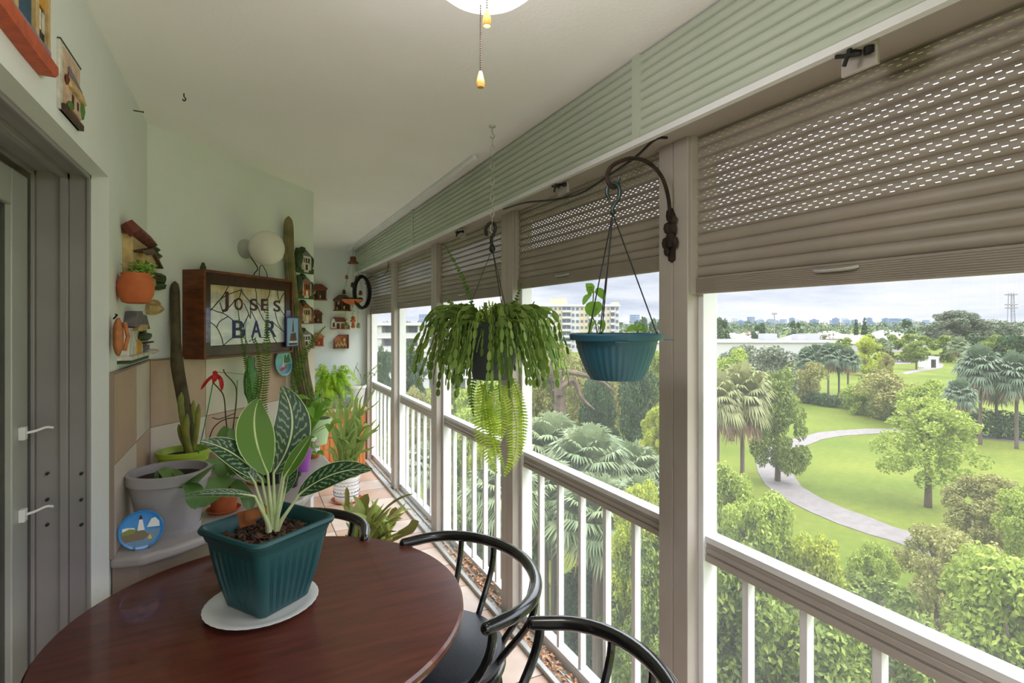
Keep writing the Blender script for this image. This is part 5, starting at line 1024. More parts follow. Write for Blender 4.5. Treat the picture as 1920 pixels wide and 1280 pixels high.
for pts, wd in (([(1112, 548), (1104, 534), (1108, 555)], .02), ([(1111, 545), (1108, 538), (1104, 560)], .02), ([(1115, 548), (1125, 548), (1134, 562)], .026), ([(1113, 548), (1106, 542), (1112, 536)], .022), ([(1104, 552), (1098, 560), (1093, 572)], .016), ([(1112, 565), (1108, 580), (1114, 594)], .034), ([(1114, 568), (1121, 575), (1116, 592)], .026), ([(1116, 606), (1108, 608), (1107, 624)], .016), ([(1120, 606), (1130, 606), (1130, 624)], .016), ([(1196, 620), (1186, 614), (1174, 622)], .018), ([(1197, 618), (1200, 612), (1197, 608)], .014), ([(1198, 619), (1206, 616), (1212, 622)], .014)):
    m = MB(o); m.leaf(wpath([(x, y, dS - .01) for x, y in pts], 5), wd, (EYEV - P(pts[0][0], pts[0][1], dS)).normalized() + UP * .4, 'oval', .2); m.build('leaf', M['pothos'], t)
KO = .62                                                            # outdoor surfaces: colours darkened evenly to offset the brighter sky
srgb0 = srgb
def srgb(r, g, b, a=1): return srgb0(r, g, b, a, KO)
# ------------------------------------------------------------------ the park outside
GZ = -12.0; HG = EYE - GZ
def grd(px, py): return onZ(px, py, GZ)
def at(px, d): p = EYEV + (FW + RT * ((px - CX) / F_PX)) * d; return V((p.x, p.y, GZ))
def grassmat():
    m = mat('park_grass', srgb(112, 130, 48), .9, srgb(136, 146, 60), .09, detail=8, spec=.1); t = m.node_tree; n = t.nodes; l = t.links.new
    no = n.new('ShaderNodeTexNoise'); no.inputs['Scale'].default_value = 1.6; no.inputs['Detail'].default_value = 8; tc = n.new('ShaderNodeTexCoord'); l(tc.outputs['Object'], no.inputs['Vector'])
    r = n.new('ShaderNodeValToRGB'); r.color_ramp.elements[0].position = .3; r.color_ramp.elements[1].position = .7; r.color_ramp.elements[0].color = (.62, .66, .5, 1); r.color_ramp.elements[1].color = (1.1, 1.08, 1, 1); l(no.outputs['Fac'], r.inputs[0])
    b = n['Principled BSDF'].inputs['Base Color']; mx = n.new('ShaderNodeMix'); mx.data_type = 'RGBA'; mx.blend_type = 'MULTIPLY'; mx.inputs[0].default_value = .6; l(b.links[0].from_socket, mx.inputs[6]); l(r.outputs[0], mx.inputs[7]); l(mx.outputs[2], b); return m
M['grass'] = grassmat()
m = MB((0, 0, GZ)); n = 64; m.v = [V((0, 0, GZ))] + [V((7000 * math.cos(a), 7000 * math.sin(a), GZ)) for a in [j * 2 * math.pi / n for j in range(n)]]; m.f = [(0, 1 + j, 1 + (j + 1) % n) for j in range(n)]; m.m = [0] * n
struct(m.build('ground', M['grass'], smooth=False))
M['paver'] = mat('paver_path', srgb(152, 144, 138), .85, srgb(136, 128, 124), 1.5, detail=8)
def strip(name, label, A, B, cat='path', mt='paver'):
    A = [grd(*q) for q in A]; B = [grd(*q) for q in B]; m = MB((A[0].x, A[0].y, GZ)); up = UP * .05
    for k in range(len(A) - 1): m.quad(B[k] + up, A[k] + up, A[k + 1] + up, B[k + 1] + up); m.quad(A[k], A[k + 1], A[k + 1] + up, A[k] + up); m.quad(B[k] + up, B[k + 1] + up, B[k + 1], B[k])
    return struct(m.build(name, M[mt], smooth=False))
O1 = [(1680, 804), (1624, 804), (1573, 807), (1534, 811), (1503, 819), (1478, 826), (1450, 836), (1429, 848), (1417, 866), (1421, 885), (1435, 909), (1464, 932), (1519, 960), (1573, 983), (1632, 1003), (1671, 1014), (1730, 1036), (1790, 1060), (1850, 1088), (1930, 1130)]
I1 = [(1680, 811), (1624, 814), (1573, 818), (1540, 824), (1519, 833), (1500, 839), (1488, 845), (1480, 853), (1478, 862), (1484, 885), (1503, 913), (1542, 936), (1589, 956), (1632, 971), (1671, 987), (1700, 996), (1740, 1008), (1800, 1034), (1870, 1062), (1950, 1095)]
strip('path', 0, O1, I1)
strip('path', 0, [(1680, 804), (1720, 804), (1760, 806), (1800, 810), (1860, 817), (1930, 824)], [(1680, 811), (1720, 811), (1760, 813), (1800, 817), (1860, 824), (1930, 832)])
strip('path', 0, [(1660, 675), (1684, 672), (1720, 672), (1762, 674)], [(1660, 682), (1687, 683), (1720, 681), (1762, 679)])
strip('path', 0, [(1762, 679), (1757, 686), (1720, 692), (1690, 699)], [(1770, 684), (1766, 690), (1728, 696), (1697, 702)])

def cloud(rs, centers, radii, n, size, flat=.6, inner=.72, zsq=1.0):    # leaf polygons on lobed surface
    c = np.array(centers, float); r = np.array(radii, float); pr = r ** 2 / (r ** 2).sum(); k = rs.choice(len(r), n, p=pr)
    d = rs.normal(size=(n, 3)); d[:, 2] = d[:, 2] * .85 + .18; d /= np.linalg.norm(d, axis=1)[:, None]
    p = c[k] + d * (r[k] * rs.uniform(inner, 1.06, n))[:, None] * np.array([1, 1, zsq])
    nn = d * flat + rs.normal(size=(n, 3)) * .55; nn[:, 2] += .25; nn /= np.linalg.norm(nn, axis=1)[:, None]
    u = np.cross(nn, rs.normal(size=(n, 3))); u /= np.linalg.norm(u, axis=1)[:, None]; v = np.cross(nn, u)
    s = size * rs.uniform(.6, 1.35, n)[:, None]; vv = np.stack([p - u * s, p + v * s * .48 + nn * s * .12, p + u * s, p - v * s * .48 + nn * s * .12], 1).reshape(-1, 3)
    return vv, np.arange(n * 4).reshape(-1, 4)
def npmesh(name, parts, mats):
    me = bpy.data.meshes.new(name); vs, fs, ms, o = [], [], [], 0
    for vv, ff, mi in parts: vs.append(vv); fs += (ff + o).tolist(); ms += [mi] * len(ff); o += len(vv)
    me.from_pydata(np.concatenate(vs).tolist(), [], fs); 
    for q in mats: me.materials.append(q)
    me.polygons.foreach_set('material_index', ms); me.update(); return me
KO = .78
FOL = {
    'mid': foliage('leaf_mid', [srgb(94, 112, 42), srgb(128, 146, 60), srgb(164, 180, 86)], trans=.3),
    'bright': foliage('leaf_bright', [srgb(124, 148, 54), srgb(166, 186, 76), srgb(206, 216, 106)], trans=.4),
    'yellow': foliage('leaf_yellow', [srgb(140, 158, 50), srgb(184, 194, 68), srgb(214, 218, 96)], trans=.4),
    'dark': foliage('leaf_dark', [srgb(44, 70, 40), srgb(68, 94, 50), srgb(92, 118, 66)], trans=.2),
    'olive': foliage('leaf_olive', [srgb(128, 130, 66), srgb(160, 158, 86), srgb(188, 184, 110)], trans=.3),
    'grey': foliage('leaf_grey', [srgb(92, 104, 82), srgb(118, 128, 100), srgb(140, 146, 116)], trans=.2)}
M['bark'] = mat('bark', srgb(120, 100, 82), .9, srgb(84, 68, 56), 3, bump=.4, bscale=6)
KO = .62
CROWN = {}
def crown(kind, var):                                             # unit crown: radius 1, z 0..2, reused at different sizes
    if (kind, var) in CROWN: return CROWN[(kind, var)]
    rs = np.random.RandomState(sum(map(ord, kind + var))); nl, nf, sz = dict(near=(85, 21000, .038), mid=(44, 6500, .058), far=(20, 1600, .11), airy=(90, 11000, .036))[var]
    cs, rr = [], []
    for k in range(nl):
        a = rs.uniform(0, 6.283); q = rs.uniform(.05, 1.0) ** .6 * rs.choice([.8, .95]); z = rs.uniform(.12, 1.85); lim = math.sin(math.pi * (z / 2) ** .8) ** .5; cs.append((math.cos(a) * q * lim, math.sin(a) * q * lim, z)); rr.append(rs.uniform(.11, .27) * (.8 if var == 'airy' else .95 if var == 'near' else 1.25))
    me = npmesh('crown', [cloud(rs, cs, rr, nf, sz) + (0,)], [FOL[kind]]); CROWN[(kind, var)] = me; return me
TR0 = {}
def trunkmesh():
    if 'm' in TR0: return TR0['m']
    m = MB(); m.tube([(0, 0, 0), (.02, 0, .25), (0, .03, .5), (.05, 0, .9)], [.055, .042, .036, .02], 8)
    for k in range(5): a = k * 1.3; m.tube([(0.01, .01, .42 + .05 * k), (.12 * math.cos(a), .12 * math.sin(a), .6 + .05 * k), (.28 * math.cos(a), .28 * math.sin(a), .78 + .03 * k)], [.022, .015, .006], 6)
    me = bpy.data.meshes.new('trunk'); me.from_pydata([tuple(v) for v in m.v], [], m.f); me.materials.append(M['bark']); me.shade_smooth(); TR0['m'] = me; return me
def tree(kind, px, d, top, wpx, label, base=.28, var='mid', group=None, name='leafy_tree', depthf=1.0, rz=None, hgt=None):
    p = at(px, d); H = hgt or (HG - (top - CY) / F_PX * d); R = wpx * d / F_PX / 2; cat = 'shrub' if name.endswith('shrub') or name == 'hedge' else 'tree'
    t = thing(name, label, cat, p, rz if rz is not None else (px * 1.7) % 6.28, group)
    if kind != 'dark': base = max(base, 1 - 3.4 * R / H)
    c = bpy.data.objects.new('crown', crown(kind, var)); COL.objects.link(c); c.parent = t; c.location = (0, 0, H * base); c.scale = (R, R * depthf, H * (1 - base) / 2.0)
    if base > .02: k = bpy.data.objects.new('trunk', trunkmesh()); COL.objects.link(k); k.parent = t; q_ = min(H * .6, R * 1.7); k.scale = (q_, q_, H * .98)
    return t
def fanpalm_crown(seed, nf=30, dead=14, green='palm', nbl=24, bw=.075):
    rs = random.Random(seed); G = MB(); D = MB()
    def fan(m, base, dr, pet, L_, nb, droop):
        tip = base + dr * pet - UP * (pet * droop * .3); x = dr.cross(UP)
        if x.length < 1e-3: x = V((1, 0, 0))
        x.normalize(); up = x.cross(dr).normalized(); m.tube([base, base + dr * pet * .55 + UP * .0, tip], [.025, .018, .014], 4, cap=False); i0 = len(m.v)
        for k in range(nb):
            a = (k / (nb - 1) - .5) * 4.3; dd = (dr * math.cos(a) + x * math.sin(a) + up * (.18 - abs(a) * .06)).normalized(); ll = L_ * rs.uniform(.82, 1.08) * (1 - .16 * abs(a) / 2.1)
            mid = tip + dd * ll * .55; e = tip + dd * ll * .92 - UP * ll * (droop * .45 + rs.uniform(0, .15)); sd = dd.cross(up).normalized() * ll * bw; i = len(m.v)
            m.v += [tip, mid + sd, mid - sd, e]; m.f += [(i, i + 1, i + 3, i + 2)]; m.m += [0]
    for k in range(nf):
        a = k * 2.399; el = math.radians(80 - 118 * (k / nf)); dr = V((math.cos(a) * math.cos(el), math.sin(a) * math.cos(el), math.sin(el))); fan(G, V((0, 0, 0)), dr, rs.uniform(.42, .72), rs.uniform(.62, .85), nbl, .45 + .6 * (k / nf))
    for k in range(dead):
        a = k * 2.399 + 1; dr = V((math.cos(a) * .55, math.sin(a) * .55, -.8)).normalized(); fan(D, V((0, 0, -.1)), dr, rs.uniform(.3, .6), rs.uniform(.55, .8), 16, .8)
    out = []
    for m, mt in ((G, M[green]), (D, M['deadfrond'])):
        me = bpy.data.meshes.new('fronds'); me.from_pydata([tuple(v) for v in m.v], [], m.f); me.materials.append(mt); out.append(me)
    return out
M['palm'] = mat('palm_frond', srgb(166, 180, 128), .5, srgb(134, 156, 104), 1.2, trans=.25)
M['palmyellow'] = mat('palm_frond_yellow', srgb(188, 188, 122), .5, srgb(156, 164, 98), 1.0, trans=.3)  # yellower green fronds for the shaggy palms
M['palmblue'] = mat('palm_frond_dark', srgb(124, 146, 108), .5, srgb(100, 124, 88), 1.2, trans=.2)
M['deadfrond'] = mat('dead_frond', srgb(196, 164, 126), .85, srgb(128, 98, 72), 2)
PALMS = {k: fanpalm_crown(*a) for k, a in dict(palm=(1, 40, 8, 'palm', 36, .045), yellow=(2, 52, 34, 'palmyellow'), blue=(3, 52, 16, 'palmblue')).items()}
ptm = MB(); ptm.tube([(0, 0, 0), (.01, 0, .3), (-.005, .005, .6), (0, 0, 1)], [1.15, .95, .9, .85], 10)
ptmesh = bpy.data.meshes.new('trunk'); ptmesh.from_pydata([tuple(v) for v in ptm.v], [], ptm.f); ptmesh.materials.append(mat('palm_trunk', srgb(140, 120, 104), .9, srgb(104, 88, 76), 6, bump=.4)); ptmesh.shade_smooth()
def palm(px, d, top, wpx, label, kind='palm', group=None, tall=1.0, lean=0):
    p = at(px, d); R = wpx * d / F_PX / 2; H = HG - (top - CY) / F_PX * d - R * .85 * tall; t = thing('fan_palm', label, 'palm tree', p, (px * 2.3) % 6.28, group)
    for nm, me, sz in (('crown', PALMS[kind][0], R / 1.28), ('dead_fronds', PALMS[kind][1], R / 1.3)): c = bpy.data.objects.new(nm, me); COL.objects.link(c); c.parent = t; c.location = (0, 0, H); c.scale = (sz, sz, sz * tall)
    k = bpy.data.objects.new('trunk', ptmesh); COL.objects.link(k); k.parent = t; k.scale = (.17, .17, H); return t

# --- nearest window: park view
palm(1392, 42, 672, 128, 'tall yellow-green fan palm with shaggy brown skirt beside the near post', 'yellow', tall=1.25)
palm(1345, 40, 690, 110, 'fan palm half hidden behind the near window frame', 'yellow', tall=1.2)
tree('mid', 1458, 46, 688, 118, 'green leafy tree just right of the tall shaggy palm, over the path bend', .1, 'near')
tree('bright', 1372, 62, 656, 95, 'bright green tree behind the tall shaggy palm')
tree('grey', 1450, 88, 648, 125, 'greyish olive tree left of the palm cluster', .1)
tree('grey', 1388, 112, 646, 80, 'small greyish tree in front of the white flat roof', .1)
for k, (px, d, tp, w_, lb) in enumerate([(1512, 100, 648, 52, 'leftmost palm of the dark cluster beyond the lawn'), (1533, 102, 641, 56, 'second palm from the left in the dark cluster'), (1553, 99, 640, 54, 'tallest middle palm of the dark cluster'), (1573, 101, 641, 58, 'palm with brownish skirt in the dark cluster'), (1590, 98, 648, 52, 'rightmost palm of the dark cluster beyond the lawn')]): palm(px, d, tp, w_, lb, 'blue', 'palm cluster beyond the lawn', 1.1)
tree('olive', 1518, 92, 678, 60, 'bushy olive tree under the left palms of the cluster', .1)
def hedge(px0, px1, d0, d1, hgt, label, kind='dark', th=1.6):
    a, b = at(px0, d0), at(px1, d1); L_ = (b - a).length; u = (b - a).normalized(); rs = np.random.RandomState(int(px0)); n = max(3, int(L_ / 1.6)); cs, rr = [], []
    for k in range(n): q = a + u * (L_ * (k + .5) / n); cs.append((q.x - a.x, q.y - a.y, hgt * .5)); rr.append(hgt * .55 * rs.uniform(.85, 1.15))
    me = npmesh('hedge', [cloud(rs, cs, rr, int(900 * n ** .5 * 2.2), .11 * hgt ** .5) + (0,)], [FOL[kind]]); o = bpy.data.objects.new('hedge', me); COL.objects.link(o); o.location = a; o.scale = (1, 1, 1); return tag(o, label, 'hedge')
hedge(1506, 1572, 92, 86, 1.9, 'dark clipped hedge under the palm cluster')
hedge(1578, 1668, 88, 74, 2.6, 'long green hedge at the far edge of the lawn', 'mid')
hedge(1770, 1935, 66, 62, 3.0, 'dark hedge behind the trunks of the big right palms')
tree('yellow', 1622, 140, 633, 66, 'round yellow-green tree right of the palm cluster', .05)
palm(1655, 140, 632, 26, 'left of the two small pale palms near the plaza', 'palm'); palm(1664, 143, 636, 26, 'right of the two small pale palms near the plaza', 'palm')
tree('olive', 1663, 118, 662, 28, 'small dark round tree by the plaza', .3); tree('mid', 1718, 158, 641, 48, 'round green shade tree in front of the little white kiosk', .3)
o = at(1748, 165); fx = Frame(o, RT, -FW); t = thing('kiosk', 'little white kiosk with a dark doorway by the plaza', 'kiosk', o); MB(o).fbox(fx, -2, 2.0, 0, 3.2, -3, 0).build('walls', M['ceramic'], t); MB(o).fbox(fx, -.4, 1.1, 0, 2.6, 0, .05).build('doorway', M['darkwin'], t); MB(o).fbox(fx, -2.2, 2.2, 3.2, 3.4, -3.2, .2).build('roof', M['white'], t)
for k, (px, d, tp, w_, kd) in enumerate([(1575, 185, 634, 56, 'mid'), (1640, 190, 627, 50, 'mid'), (1672, 195, 628, 48, 'mid'), (1700, 188, 626, 52, 'mid'), (1735, 192, 630, 50, 'mid'), (1770, 190, 629, 52, 'mid'), (1826, 180, 628, 46, 'dark'), (1856, 176, 628, 50, 'mid'), (1890, 172, 629, 54, 'dark'), (1925, 170, 632, 50, 'dark')]):
    tree(kd, px, d, tp, w_, ['left end tree', 'second tree from the left', 'third tree from the left', 'fourth tree from the left', 'fifth tree from the left', 'fifth tree from the right', 'fourth tree from the right', 'third tree from the right', 'second tree from the right', 'right end tree'][k] + ' of the dense far row behind the plaza', .02, 'far', 'tree row behind the plaza')
palm(1797, 135, 630, 44, 'single round-headed palm in front of the far tree row', 'palm')
t = tree('grey', 1790, 225, 584, 120, 'huge spreading dark tree rising above the horizon', .18, 'near', name='banyan_tree'); tree('grey', 1870, 228, 598, 80, 'lower right-hand spreading dark tree beside the huge one', .15, name='banyan_tree')
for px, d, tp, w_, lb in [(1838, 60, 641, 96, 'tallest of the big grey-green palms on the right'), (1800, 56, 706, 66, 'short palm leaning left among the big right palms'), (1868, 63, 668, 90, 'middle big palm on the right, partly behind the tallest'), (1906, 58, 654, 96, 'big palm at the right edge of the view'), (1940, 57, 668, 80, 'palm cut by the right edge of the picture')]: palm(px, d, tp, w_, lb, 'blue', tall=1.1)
tree('bright', 1740, 39.5, 742, 190, 'airy young yellow-green tree standing alone on the lawn', .2, 'airy')
tree('olive', 1675, 74, 700, 120, 'sparse olive shrub mass beyond the lawn', .0, name='wild_shrub'); tree('bright', 1730, 68, 712, 90, 'light green shrub mass beyond the lawn, right of the olive one', .0, name='wild_shrub'); tree('bright', 1612, 80, 712, 70, 'light green shrub above the left half of the long hedge', .0, name='wild_shrub'); tree('olive', 1640, 100, 690, 60, 'pale shrub behind the long hedge', .0, name='wild_shrub')
# shrubs and trees close below the railing
for kd, px, d, tp, w_, lb, vr in [('bright', 1350, 25, 862, 150, 'light green tree top under the shaggy palms', 'near'), ('bright', 1425, 20, 925, 190, 'light green tree top left below the path bend', 'near'), ('mid', 1345, 15, 985, 300, 'green tree top behind the first balusters', 'near'), ('yellow', 1540, 18.5, 1008, 150, 'yellow-green tree top above the middle of the near rail', 'near'),
        ('mid', 1485, 13.5, 1085, 330, 'dense dark green tree below the near rail', 'near'), ('mid', 1650, 17, 1085, 250, 'feathery green tree top along the near rail', 'near'), ('olive', 1760, 23, 985, 150, 'dry brownish thin scrub over the path', 'airy'), ('olive', 1850, 30, 885, 150, 'olive bushy tree at the right below the big palms', 'near'), ('bright', 1935, 26, 905, 130, 'green bushy tree at the far right edge', 'near'),
        ('bright', 1900, 14.5, 1035, 330, 'large bright green tree in the lower right corner', 'near'), ('mid', 1740, 13.5, 1175, 330, 'green tree top at the bottom right behind the rail', 'near'), ('olive', 1800, 19, 1000, 200, 'olive scrub tree left of the large corner tree', 'airy'), ('bright', 1640, 21.5, 1022, 110, 'small light green bush beside the path', 'near')]:
    tree(kd, px, d, tp, w_, lb, .2, vr)
# --- second window
tree('olive', 1172, 72, 622, 190, 'wide olive-coloured tree behind the teal basket', .12, 'near'); tree('olive', 1040, 60, 634, 120, 'olive tree behind the hanging cactus tips', .15, 'near'); tree('olive', 1110, 52, 662, 120, 'lower olive tree below the apartment tower', .1, 'near')
tree('dark', 1196, 38, 690, 110, 'dark green tree below the teal basket', .1, 'near'); tree('dark', 1120, 42, 705, 90, 'dark green tree left of and below the teal basket', .1, 'near'); tree('bright', 1228, 44, 655, 80, 'bright tree beside the near window post', .1, 'near'); tree('yellow', 1232, 30, 760, 80, 'yellow-green bush beside the near window post', .1, 'near')
for px, d, tp, w_, lb in [(1040, 21, 768, 200, 'large pale palm crown at the left of the second window'), (1105, 19, 790, 210, 'large pale palm crown in the middle of the second window'), (1180, 20, 818, 190, 'large pale palm crown near the right of the second window'), (1020, 17, 850, 200, 'pale palm crown low by the rail of the second window'), (1120, 15.5, 880, 240, 'pale palm crown just above the rail'), (1210, 17, 885, 170, 'pale palm crown low beside the near post')]: palm(px, d, tp, w_, lb, 'palm', tall=.8)
tree('yellow', 1195, 12.5, 905, 130, 'yellow-green bush top touching the second rail', .3, 'near'); tree('mid', 1240, 12, 985, 170, 'green bush behind the balusters at the near post', .2, 'near'); tree('mid', 1190, 15, 1050, 160, 'green bush low behind the second railing', .1, 'near'); tree('dark', 1100, 18, 1060, 180, 'dark undergrowth bush below the pale palms', .05, 'near'); tree('dark', 1010, 30, 950, 90, 'dark bush on the small lawn below', .05, 'near')
# bare grey trunk and boughs
p = at(1052, 34); t = thing('bare_tree', 'leafless grey trunk with long bare boughs behind the palm crowns', 'tree', p); q = lambda x, y, d: P(x, y, d)
MB(p).tube([p, q(1050, 800, 34), q(1050, 735, 34), q(1044, 690, 34)], [.5, .42, .36, .2], 10).build('trunk', M['bark'], t)
for pts in ([(1048, 740), (1052, 700), (1090, 702), (1130, 716), (1155, 738)], [(1048, 730), (1075, 712), (1090, 745), (1115, 768)], [(1046, 715), (1035, 680), (1050, 655)]): MB(p).tube(spline([q(x, y, 33.5) for x, y in pts], 4), list(np.linspace(.26, .05, 4 * (len(pts) - 1) + 1)), 7).build('bough', M['bark'], t)
# --- third to fifth windows
for kd, px, d, tp, w_, lb, vr in [('bright', 905, 34, 705, 130, 'light green bush behind the hanging fern fronds', 'near'), ('olive', 960, 48, 650, 90, 'olive tree behind the dark hanging pot', 'near'), ('bright', 860, 30, 765, 130, 'light green bush low in the third window', 'near'), ('yellow', 930, 26, 790, 110, 'yellow-green bush behind the lime fern tips', 'near'),
        ('dark', 770, 58, 648, 84, 'dark tree in front of the grey apartment block, fourth window', 'near'), ('olive', 782, 46, 722, 80, 'olive bush in the fourth window above the rail', 'near'), ('mid', 840, 52, 690, 60, 'green tree in the third window behind the cactus stems', 'near'), ('dark', 716, 52, 655, 56, 'dark conical tree in the farthest window', 'near'), ('mid', 745, 36, 800, 120, 'green bush seen through the fourth railing', 'near'), ('mid', 860, 20, 900, 150, 'green bush seen through the third railing', 'near'), ('dark', 925, 17, 960, 160, 'dark green bush seen through the third railing near the chair', 'near')]:
    tree(kd, px, d, tp, w_, lb, .1, vr)
palm(945, 16, 850, 190, 'pale palm crown seen through the third railing', 'palm', tall=.8); palm(800, 26, 825, 120, 'pale palm crown seen through the fourth railing', 'palm', tall=.8)

# black picket fence
a = V((12.6, 9, GZ)); t = thing('iron_fence', 'black iron picket fence running below between the trees', 'fence', a)
for k in range(3):
    m = MB(a); y0 = 9 + k * 8
    for j in range(60): m.box(12.59, 12.61, y0 + j * .133, y0 + j * .133 + .02, GZ, GZ + 1.5)
    m.box(12.58, 12.62, y0, y0 + 8, GZ + .2, GZ + .24); m.box(12.58, 12.62, y0, y0 + 8, GZ + 1.35, GZ + 1.39); m.box(12.56, 12.64, y0 - .04, y0 + .04, GZ, GZ + 1.6); m.build('fence_panel', M['black'], t, smooth=False)

# --- buildings
M['bwall'] = mat('building_white', srgb(214, 212, 208), .8); M['byell'] = mat('building_yellow', srgb(214, 200, 158), .8); M['bgrey'] = mat('building_grey', srgb(176, 176, 180), .8); M['bwin'] = mat('building_glass', srgb(112, 116, 132), .3); M['bdark'] = mat('building_dark_glass', srgb(92, 96, 112), .4)
def building(label, px0, px1, d, top_y, name='apartment_block', fl=3.0, style=0, zoff=None):
    a = at(px0, d); b = at(px1, d); L_ = (b - a).length; zt = EYE - (top_y - CY) / F_PX * d; F = Frame(a, (b - a), -FW); H = zt - GZ; t = thing(name, label, 'building', (a + b) / 2); o = t.location
    n = int(H / fl); off = H - n * fl
    if style == 0:                                               # yellow and white tower with window grid
        bd = MB(o).fbox(F, 0, L_, 0, H, -14, 0).build('body', M['bwall'], t); m = MB(o); bays = 21; bw = L_ / bays
        for k in (1, 6, 7, 12, 13, 18): m.fbox(F, k * bw, (k + 1) * bw - .2, 0, H - .6, 0, .15)
        m.build('yellow_panel', M['byell'], t, smooth=False)
        for r in range(n):
            z = off + r * fl
            for k in range(bays):
                blc = k in (2, 8, 9, 14, 19)
                m = MB(o)
                if blc: m.fbox(F, k * bw + .1, (k + 1) * bw - .1, z + .1, z + 2.4, 0, .08)
                else: m.fbox(F, k * bw + .45, (k + 1) * bw - .45, z + .9, z + 2.2, .0, .2)
                if H - z < 26: m.build('window', M['bdark' if blc else 'bwin'], bd, smooth=False)
        m = MB(o)
        for r in range(n):
            for k in (2, 8, 9, 14, 19): m.fbox(F, k * bw, (k + 1) * bw, off + r * fl - .15, off + r * fl + .9, .2, .9)
        m.build('balcony_wall', M['bwall'], t, smooth=False)
        MB(o).fbox(F, -.3, L_ + .3, H - .3, H + .5, -14.3, .6).build('parapet', M['white'], t); m = MB(o); m.fbox(F, L_ * .27, L_ * .44, H, H + 3.6, -12, -3); m.build('penthouse', M['byell'], t); MB(o).fbox(F, L_ * .95, L_ * 1.0, H, H + 1.8, -10, -1).build('stair_head', M['byell'], t)
    else:                                                        # grey block with long open galleries
        MB(o).fbox(F, 0, L_, 0, H, -12, -2.2).build('body', M['bgrey'], t); bd = [k for k in bpy.data.objects if k.parent == t][0]; m = MB(o)
        for r in range(n + 1): m.fbox(F, -.5, L_ + .5, off + r * fl - .12, off + r * fl + .12, -2.2, 0)
        m.fbox(F, -.6, L_ + .6, H - .2, H + .3, -12.5, .3); m.build('floor_slab', M['white'], t, smooth=False); m = MB(o)
        for r in range(n): m.fbox(F, 0, L_, off + r * fl + .95, off + r * fl + 1.05, -.15, 0); m.fbox(F, 0, L_, off + r * fl + .1, off + r * fl + .9, -.08, -.02)
        m.build('gallery_rail', M['bwall'], t, smooth=False)
        k = 0
        while k * 5 < L_ - 2:
            MB(o).fbox(F, k * 5 + 1, k * 5 + 3.4, 0, H, -2.2, -.2 if k % 2 else -2.1).build('bay_wall', M['bwall' if k % 2 else 'bgrey'], t, smooth=False)
            m = MB(o)
            for r in range(n): m.fbox(F, k * 5 + 3.8, k * 5 + 5.4, off + r * fl + .3, off + r * fl + 2.2, -2.2, -2.1)
            m.build('window', M['bwin'], bd, smooth=False); k += 1
    return t
building('pale yellow and white mid-rise apartment tower beyond the trees', 988, 1161, 255, 573)
building('long grey and white apartment block with open galleries seen in the far windows', 640, 930, 112, 608, style=1, fl=2.8)
o = at(1470, 195); F = Frame(o, RT, -FW); t = thing('flat_building', 'low white flat-roofed building at the edge of the park', 'building', o); zt = HG - .033 * 195
MB(o).fbox(F, -60, 24, 0, zt - .4, -34, 0).build('walls', M['bwall'], t); MB(o).fbox(F, -60.5, 24.5, zt - .4, zt, -34.5, .5).build('roof', M['ceramic'], t)
for u, w_, h_ in ((-2, 9, 2.6), (11, 6, 2.2), (39 - 16, 1, .1), (-26, 5, 1.4), (-38, 5, 1.6), (44 - 22, .5, .5)):
    if h_ > 1: m = MB(o); m.fbox(F, u, u + w_ * .55, zt, zt + h_, -16, -11); m.build('roof_unit', M['bgrey'], t)
m = MB(o); m.fbox(F, 14, 20, zt, zt + 2.6, -18, -12); m.build('roof_unit', M['bgrey'], t)
rs = random.Random(8); roofs = [mat('roof_clay', srgb(190, 158, 140), .9), mat('roof_ash', srgb(170, 168, 172), .9), mat('roof_pale', srgb(206, 200, 196), .9)]
for k in range(34):
    px = rs.uniform(1335, 1930) if k % 3 else rs.uniform(1540, 1745); d = rs.uniform(300, 520) if k % 2 else rs.uniform(250, 330)
    if 1335 < px < 1600 and d < 300: d += 80
    p = at(px, d); w_ = rs.uniform(14, 24); h_ = rs.uniform(3.6, 5.2); rk = rs.randrange(3); t = thing('house', ['low suburban house with reddish clay hip roof', 'low suburban house with grey hip roof', 'low suburban house with pale cream hip roof'][rk] + ' among the distant trees', 'house', p, rs.uniform(0, 3), ['distant clay-roofed houses', 'distant grey-roofed houses', 'distant pale-roofed houses'][rk]); F = Frame((0, 0, 0), (1, 0, 0), (0, -1, 0)); m = MB()
    m.box(-w_ / 2, w_ / 2, -6, 6, 0, h_); m.build('walls', M['bwall'], t, smooth=False); m = MB(); i = 0; m.v = [V(q) for q in ((-w_ / 2 - .6, -6.6, h_), (w_ / 2 + .6, -6.6, h_), (w_ / 2 + .6, 6.6, h_), (-w_ / 2 - .6, 6.6, h_), (-w_ / 2 + 5, 0, h_ + 2.6), (w_ / 2 - 5, 0, h_ + 2.6))]
    m.f = [(0, 1, 5, 4), (1, 2, 5), (2, 3, 4, 5), (3, 0, 4), (3, 2, 1, 0)]; m.m = [0] * 5; m.build('roof', roofs[rk], t, smooth=False)
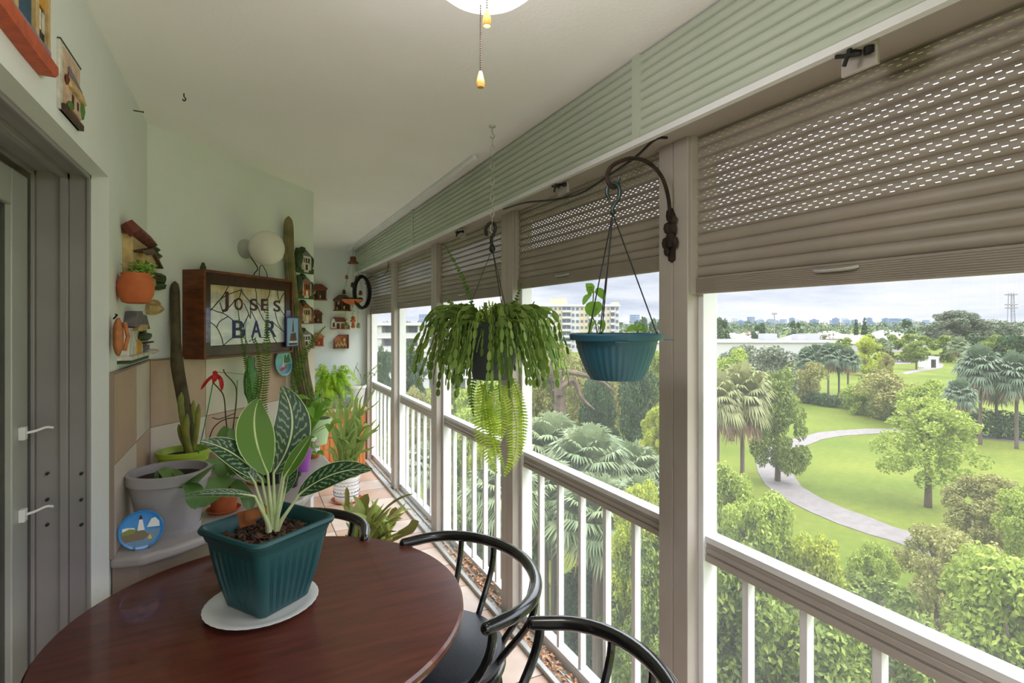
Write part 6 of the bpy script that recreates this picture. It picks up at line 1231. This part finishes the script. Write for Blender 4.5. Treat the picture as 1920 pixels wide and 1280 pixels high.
# distant tree belt nobody could count, and cypresses
R2 = np.random.RandomState(5); cs, rr = [], []
for k in range(900):
    px = R2.uniform(640, 2000); d = R2.choice([R2.uniform(270, 420), R2.uniform(420, 700), R2.uniform(700, 1500)])
    if 1340 < px < 1760 and d < 520 and R2.rand() < .85: continue
    p = at(px, d); r = R2.uniform(3, 5.5) * (1 + d / 1200); cs.append((p.x, p.y, r * .7 + R2.uniform(0, 3.5))); rr.append(r)
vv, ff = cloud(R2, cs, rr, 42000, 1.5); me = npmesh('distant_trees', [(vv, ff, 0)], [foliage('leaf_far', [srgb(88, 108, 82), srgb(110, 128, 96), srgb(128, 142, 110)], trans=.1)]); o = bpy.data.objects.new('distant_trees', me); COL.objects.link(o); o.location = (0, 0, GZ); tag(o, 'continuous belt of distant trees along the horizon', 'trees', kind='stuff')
for px, d, tp, w_, lb in ((1605, 330, 594, 7, 'shorter of the two dark conical trees on the horizon'), (1621, 330, 591, 9, 'taller of the two dark conical trees on the horizon')):
    p = at(px, d); H = HG - (tp - CY) / 1000 * d; R_ = w_ * d / 2000; cc = [(0, 0, H * q) for q in (.15, .3, .45, .6, .75, .88)]; r_ = [R_ * 1.2, R_ * 1.15, R_ * 1.0, R_ * .8, R_ * .55, R_ * .3]; me = npmesh('conifer', [cloud(R2, cc, r_, 900, .7, zsq=1.9) + (0,)], [FOL['dark']]); o = bpy.data.objects.new('conifer', me); COL.objects.link(o); o.location = p; tag(o, lb, 'tree')
tree('dark', 1350, 260, 598, 36, 'dark round tree on the horizon at the window frame', .05, 'far'); tree('dark', 1425, 330, 608, 30, 'dark tree on the horizon under the tall lamp mast', .05, 'far'); tree('dark', 1700, 420, 600, 26, 'dark round tree on the horizon left of the huge one', .05, 'far'); tree('dark', 1490, 380, 603, 26, 'dark bushy tree on the horizon right of the lamp mast', .05, 'far')
for px, tp, w_ in ((1203, 598, 40), (1228, 600, 30)): tree('dark', px, 240, tp, w_, 'feathery dark trees behind the teal basket rim on the horizon', .05, 'far', 'horizon trees behind the basket')
p = at(1452, 300); t = thing('lamp_mast', 'tall stadium lamp mast on the horizon', 'mast', p); z = HG - (588 - CY) / 1000 * 300; MB(p).tube([p, p + UP * z], .25, 6).build('pole', M['dgrey'], t); m = MB(p); m.obox(p + UP * z, RT * 1.3, FW * .3, UP * .5); m.build('lamp_head', M['dgrey'], t)
p = at(1896, 400); t = thing('lattice_tower', 'red and grey lattice radio tower right of the huge tree', 'tower', p); z = HG - (549 - CY) / 1000 * 400; m = MB(p)
for sx in (-1, 1):
    for sy in (-1, 1): m.tube([p + RT * (1.9 * sx) + FW * (1.9 * sy), p + RT * (1.0 * sx) + FW * (1.0 * sy) + UP * z], .16, 4)
n = 16
for k in range(n):
    a_ = 1.9 - .9 * k / n; b_ = 1.9 - .9 * (k + 1) / n; z0, z1 = z * k / n, z * (k + 1) / n
    for s_ in (-1, 1): m.tube([p + RT * a_ * s_ - FW * a_ + UP * z0, p - RT * b_ * s_ - FW * b_ + UP * z1], .09, 4); m.tube([p - RT * a_ - FW * a_ + UP * z0, p + RT * a_ - FW * a_ + UP * z0], .09, 4)
m.build('lattice', mat('tower_steel', srgb(120, 110, 118), .6), t, smooth=False)
for y in (552, 571, 577): m = MB(p); zz = HG - (y - CY) / 1000 * 400; m.obox(p + UP * zz, RT * 2.6, FW * 2.6, UP * .45); m.build('antenna_ring', M['dgrey'], t)
SKY = [mat('skyline_haze_blue', srgb(156, 170, 196), .6), mat('skyline_haze_pale', srgb(196, 202, 214), .7), mat('skyline_haze_glass', srgb(128, 148, 184), .4)]  # distance haze painted into the towers' pale bluish colours
for k in range(60):
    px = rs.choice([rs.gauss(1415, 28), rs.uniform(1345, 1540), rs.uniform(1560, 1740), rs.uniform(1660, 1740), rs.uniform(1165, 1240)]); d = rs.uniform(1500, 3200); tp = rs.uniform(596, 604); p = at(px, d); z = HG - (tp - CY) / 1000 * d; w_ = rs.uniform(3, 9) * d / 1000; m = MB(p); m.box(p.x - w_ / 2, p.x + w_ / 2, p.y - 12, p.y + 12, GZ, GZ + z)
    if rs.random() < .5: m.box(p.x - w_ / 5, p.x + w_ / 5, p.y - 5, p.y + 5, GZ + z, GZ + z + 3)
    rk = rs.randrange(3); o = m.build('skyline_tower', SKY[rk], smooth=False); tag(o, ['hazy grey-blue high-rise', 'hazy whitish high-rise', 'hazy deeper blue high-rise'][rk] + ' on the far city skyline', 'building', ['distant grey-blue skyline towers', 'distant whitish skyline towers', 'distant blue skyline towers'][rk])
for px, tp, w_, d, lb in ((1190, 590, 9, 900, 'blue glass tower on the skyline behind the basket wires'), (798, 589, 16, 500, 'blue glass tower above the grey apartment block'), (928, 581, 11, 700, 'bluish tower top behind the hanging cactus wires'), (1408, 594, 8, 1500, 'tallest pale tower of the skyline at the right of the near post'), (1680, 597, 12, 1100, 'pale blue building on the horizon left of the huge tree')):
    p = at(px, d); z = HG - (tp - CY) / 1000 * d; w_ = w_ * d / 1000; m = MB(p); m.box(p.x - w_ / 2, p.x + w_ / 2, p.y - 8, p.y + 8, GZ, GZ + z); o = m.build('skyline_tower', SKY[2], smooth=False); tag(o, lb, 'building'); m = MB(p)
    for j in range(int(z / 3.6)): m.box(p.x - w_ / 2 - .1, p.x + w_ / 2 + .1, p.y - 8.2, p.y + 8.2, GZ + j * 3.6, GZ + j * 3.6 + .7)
    m.build('floor_band', SKY[1], o, smooth=False)
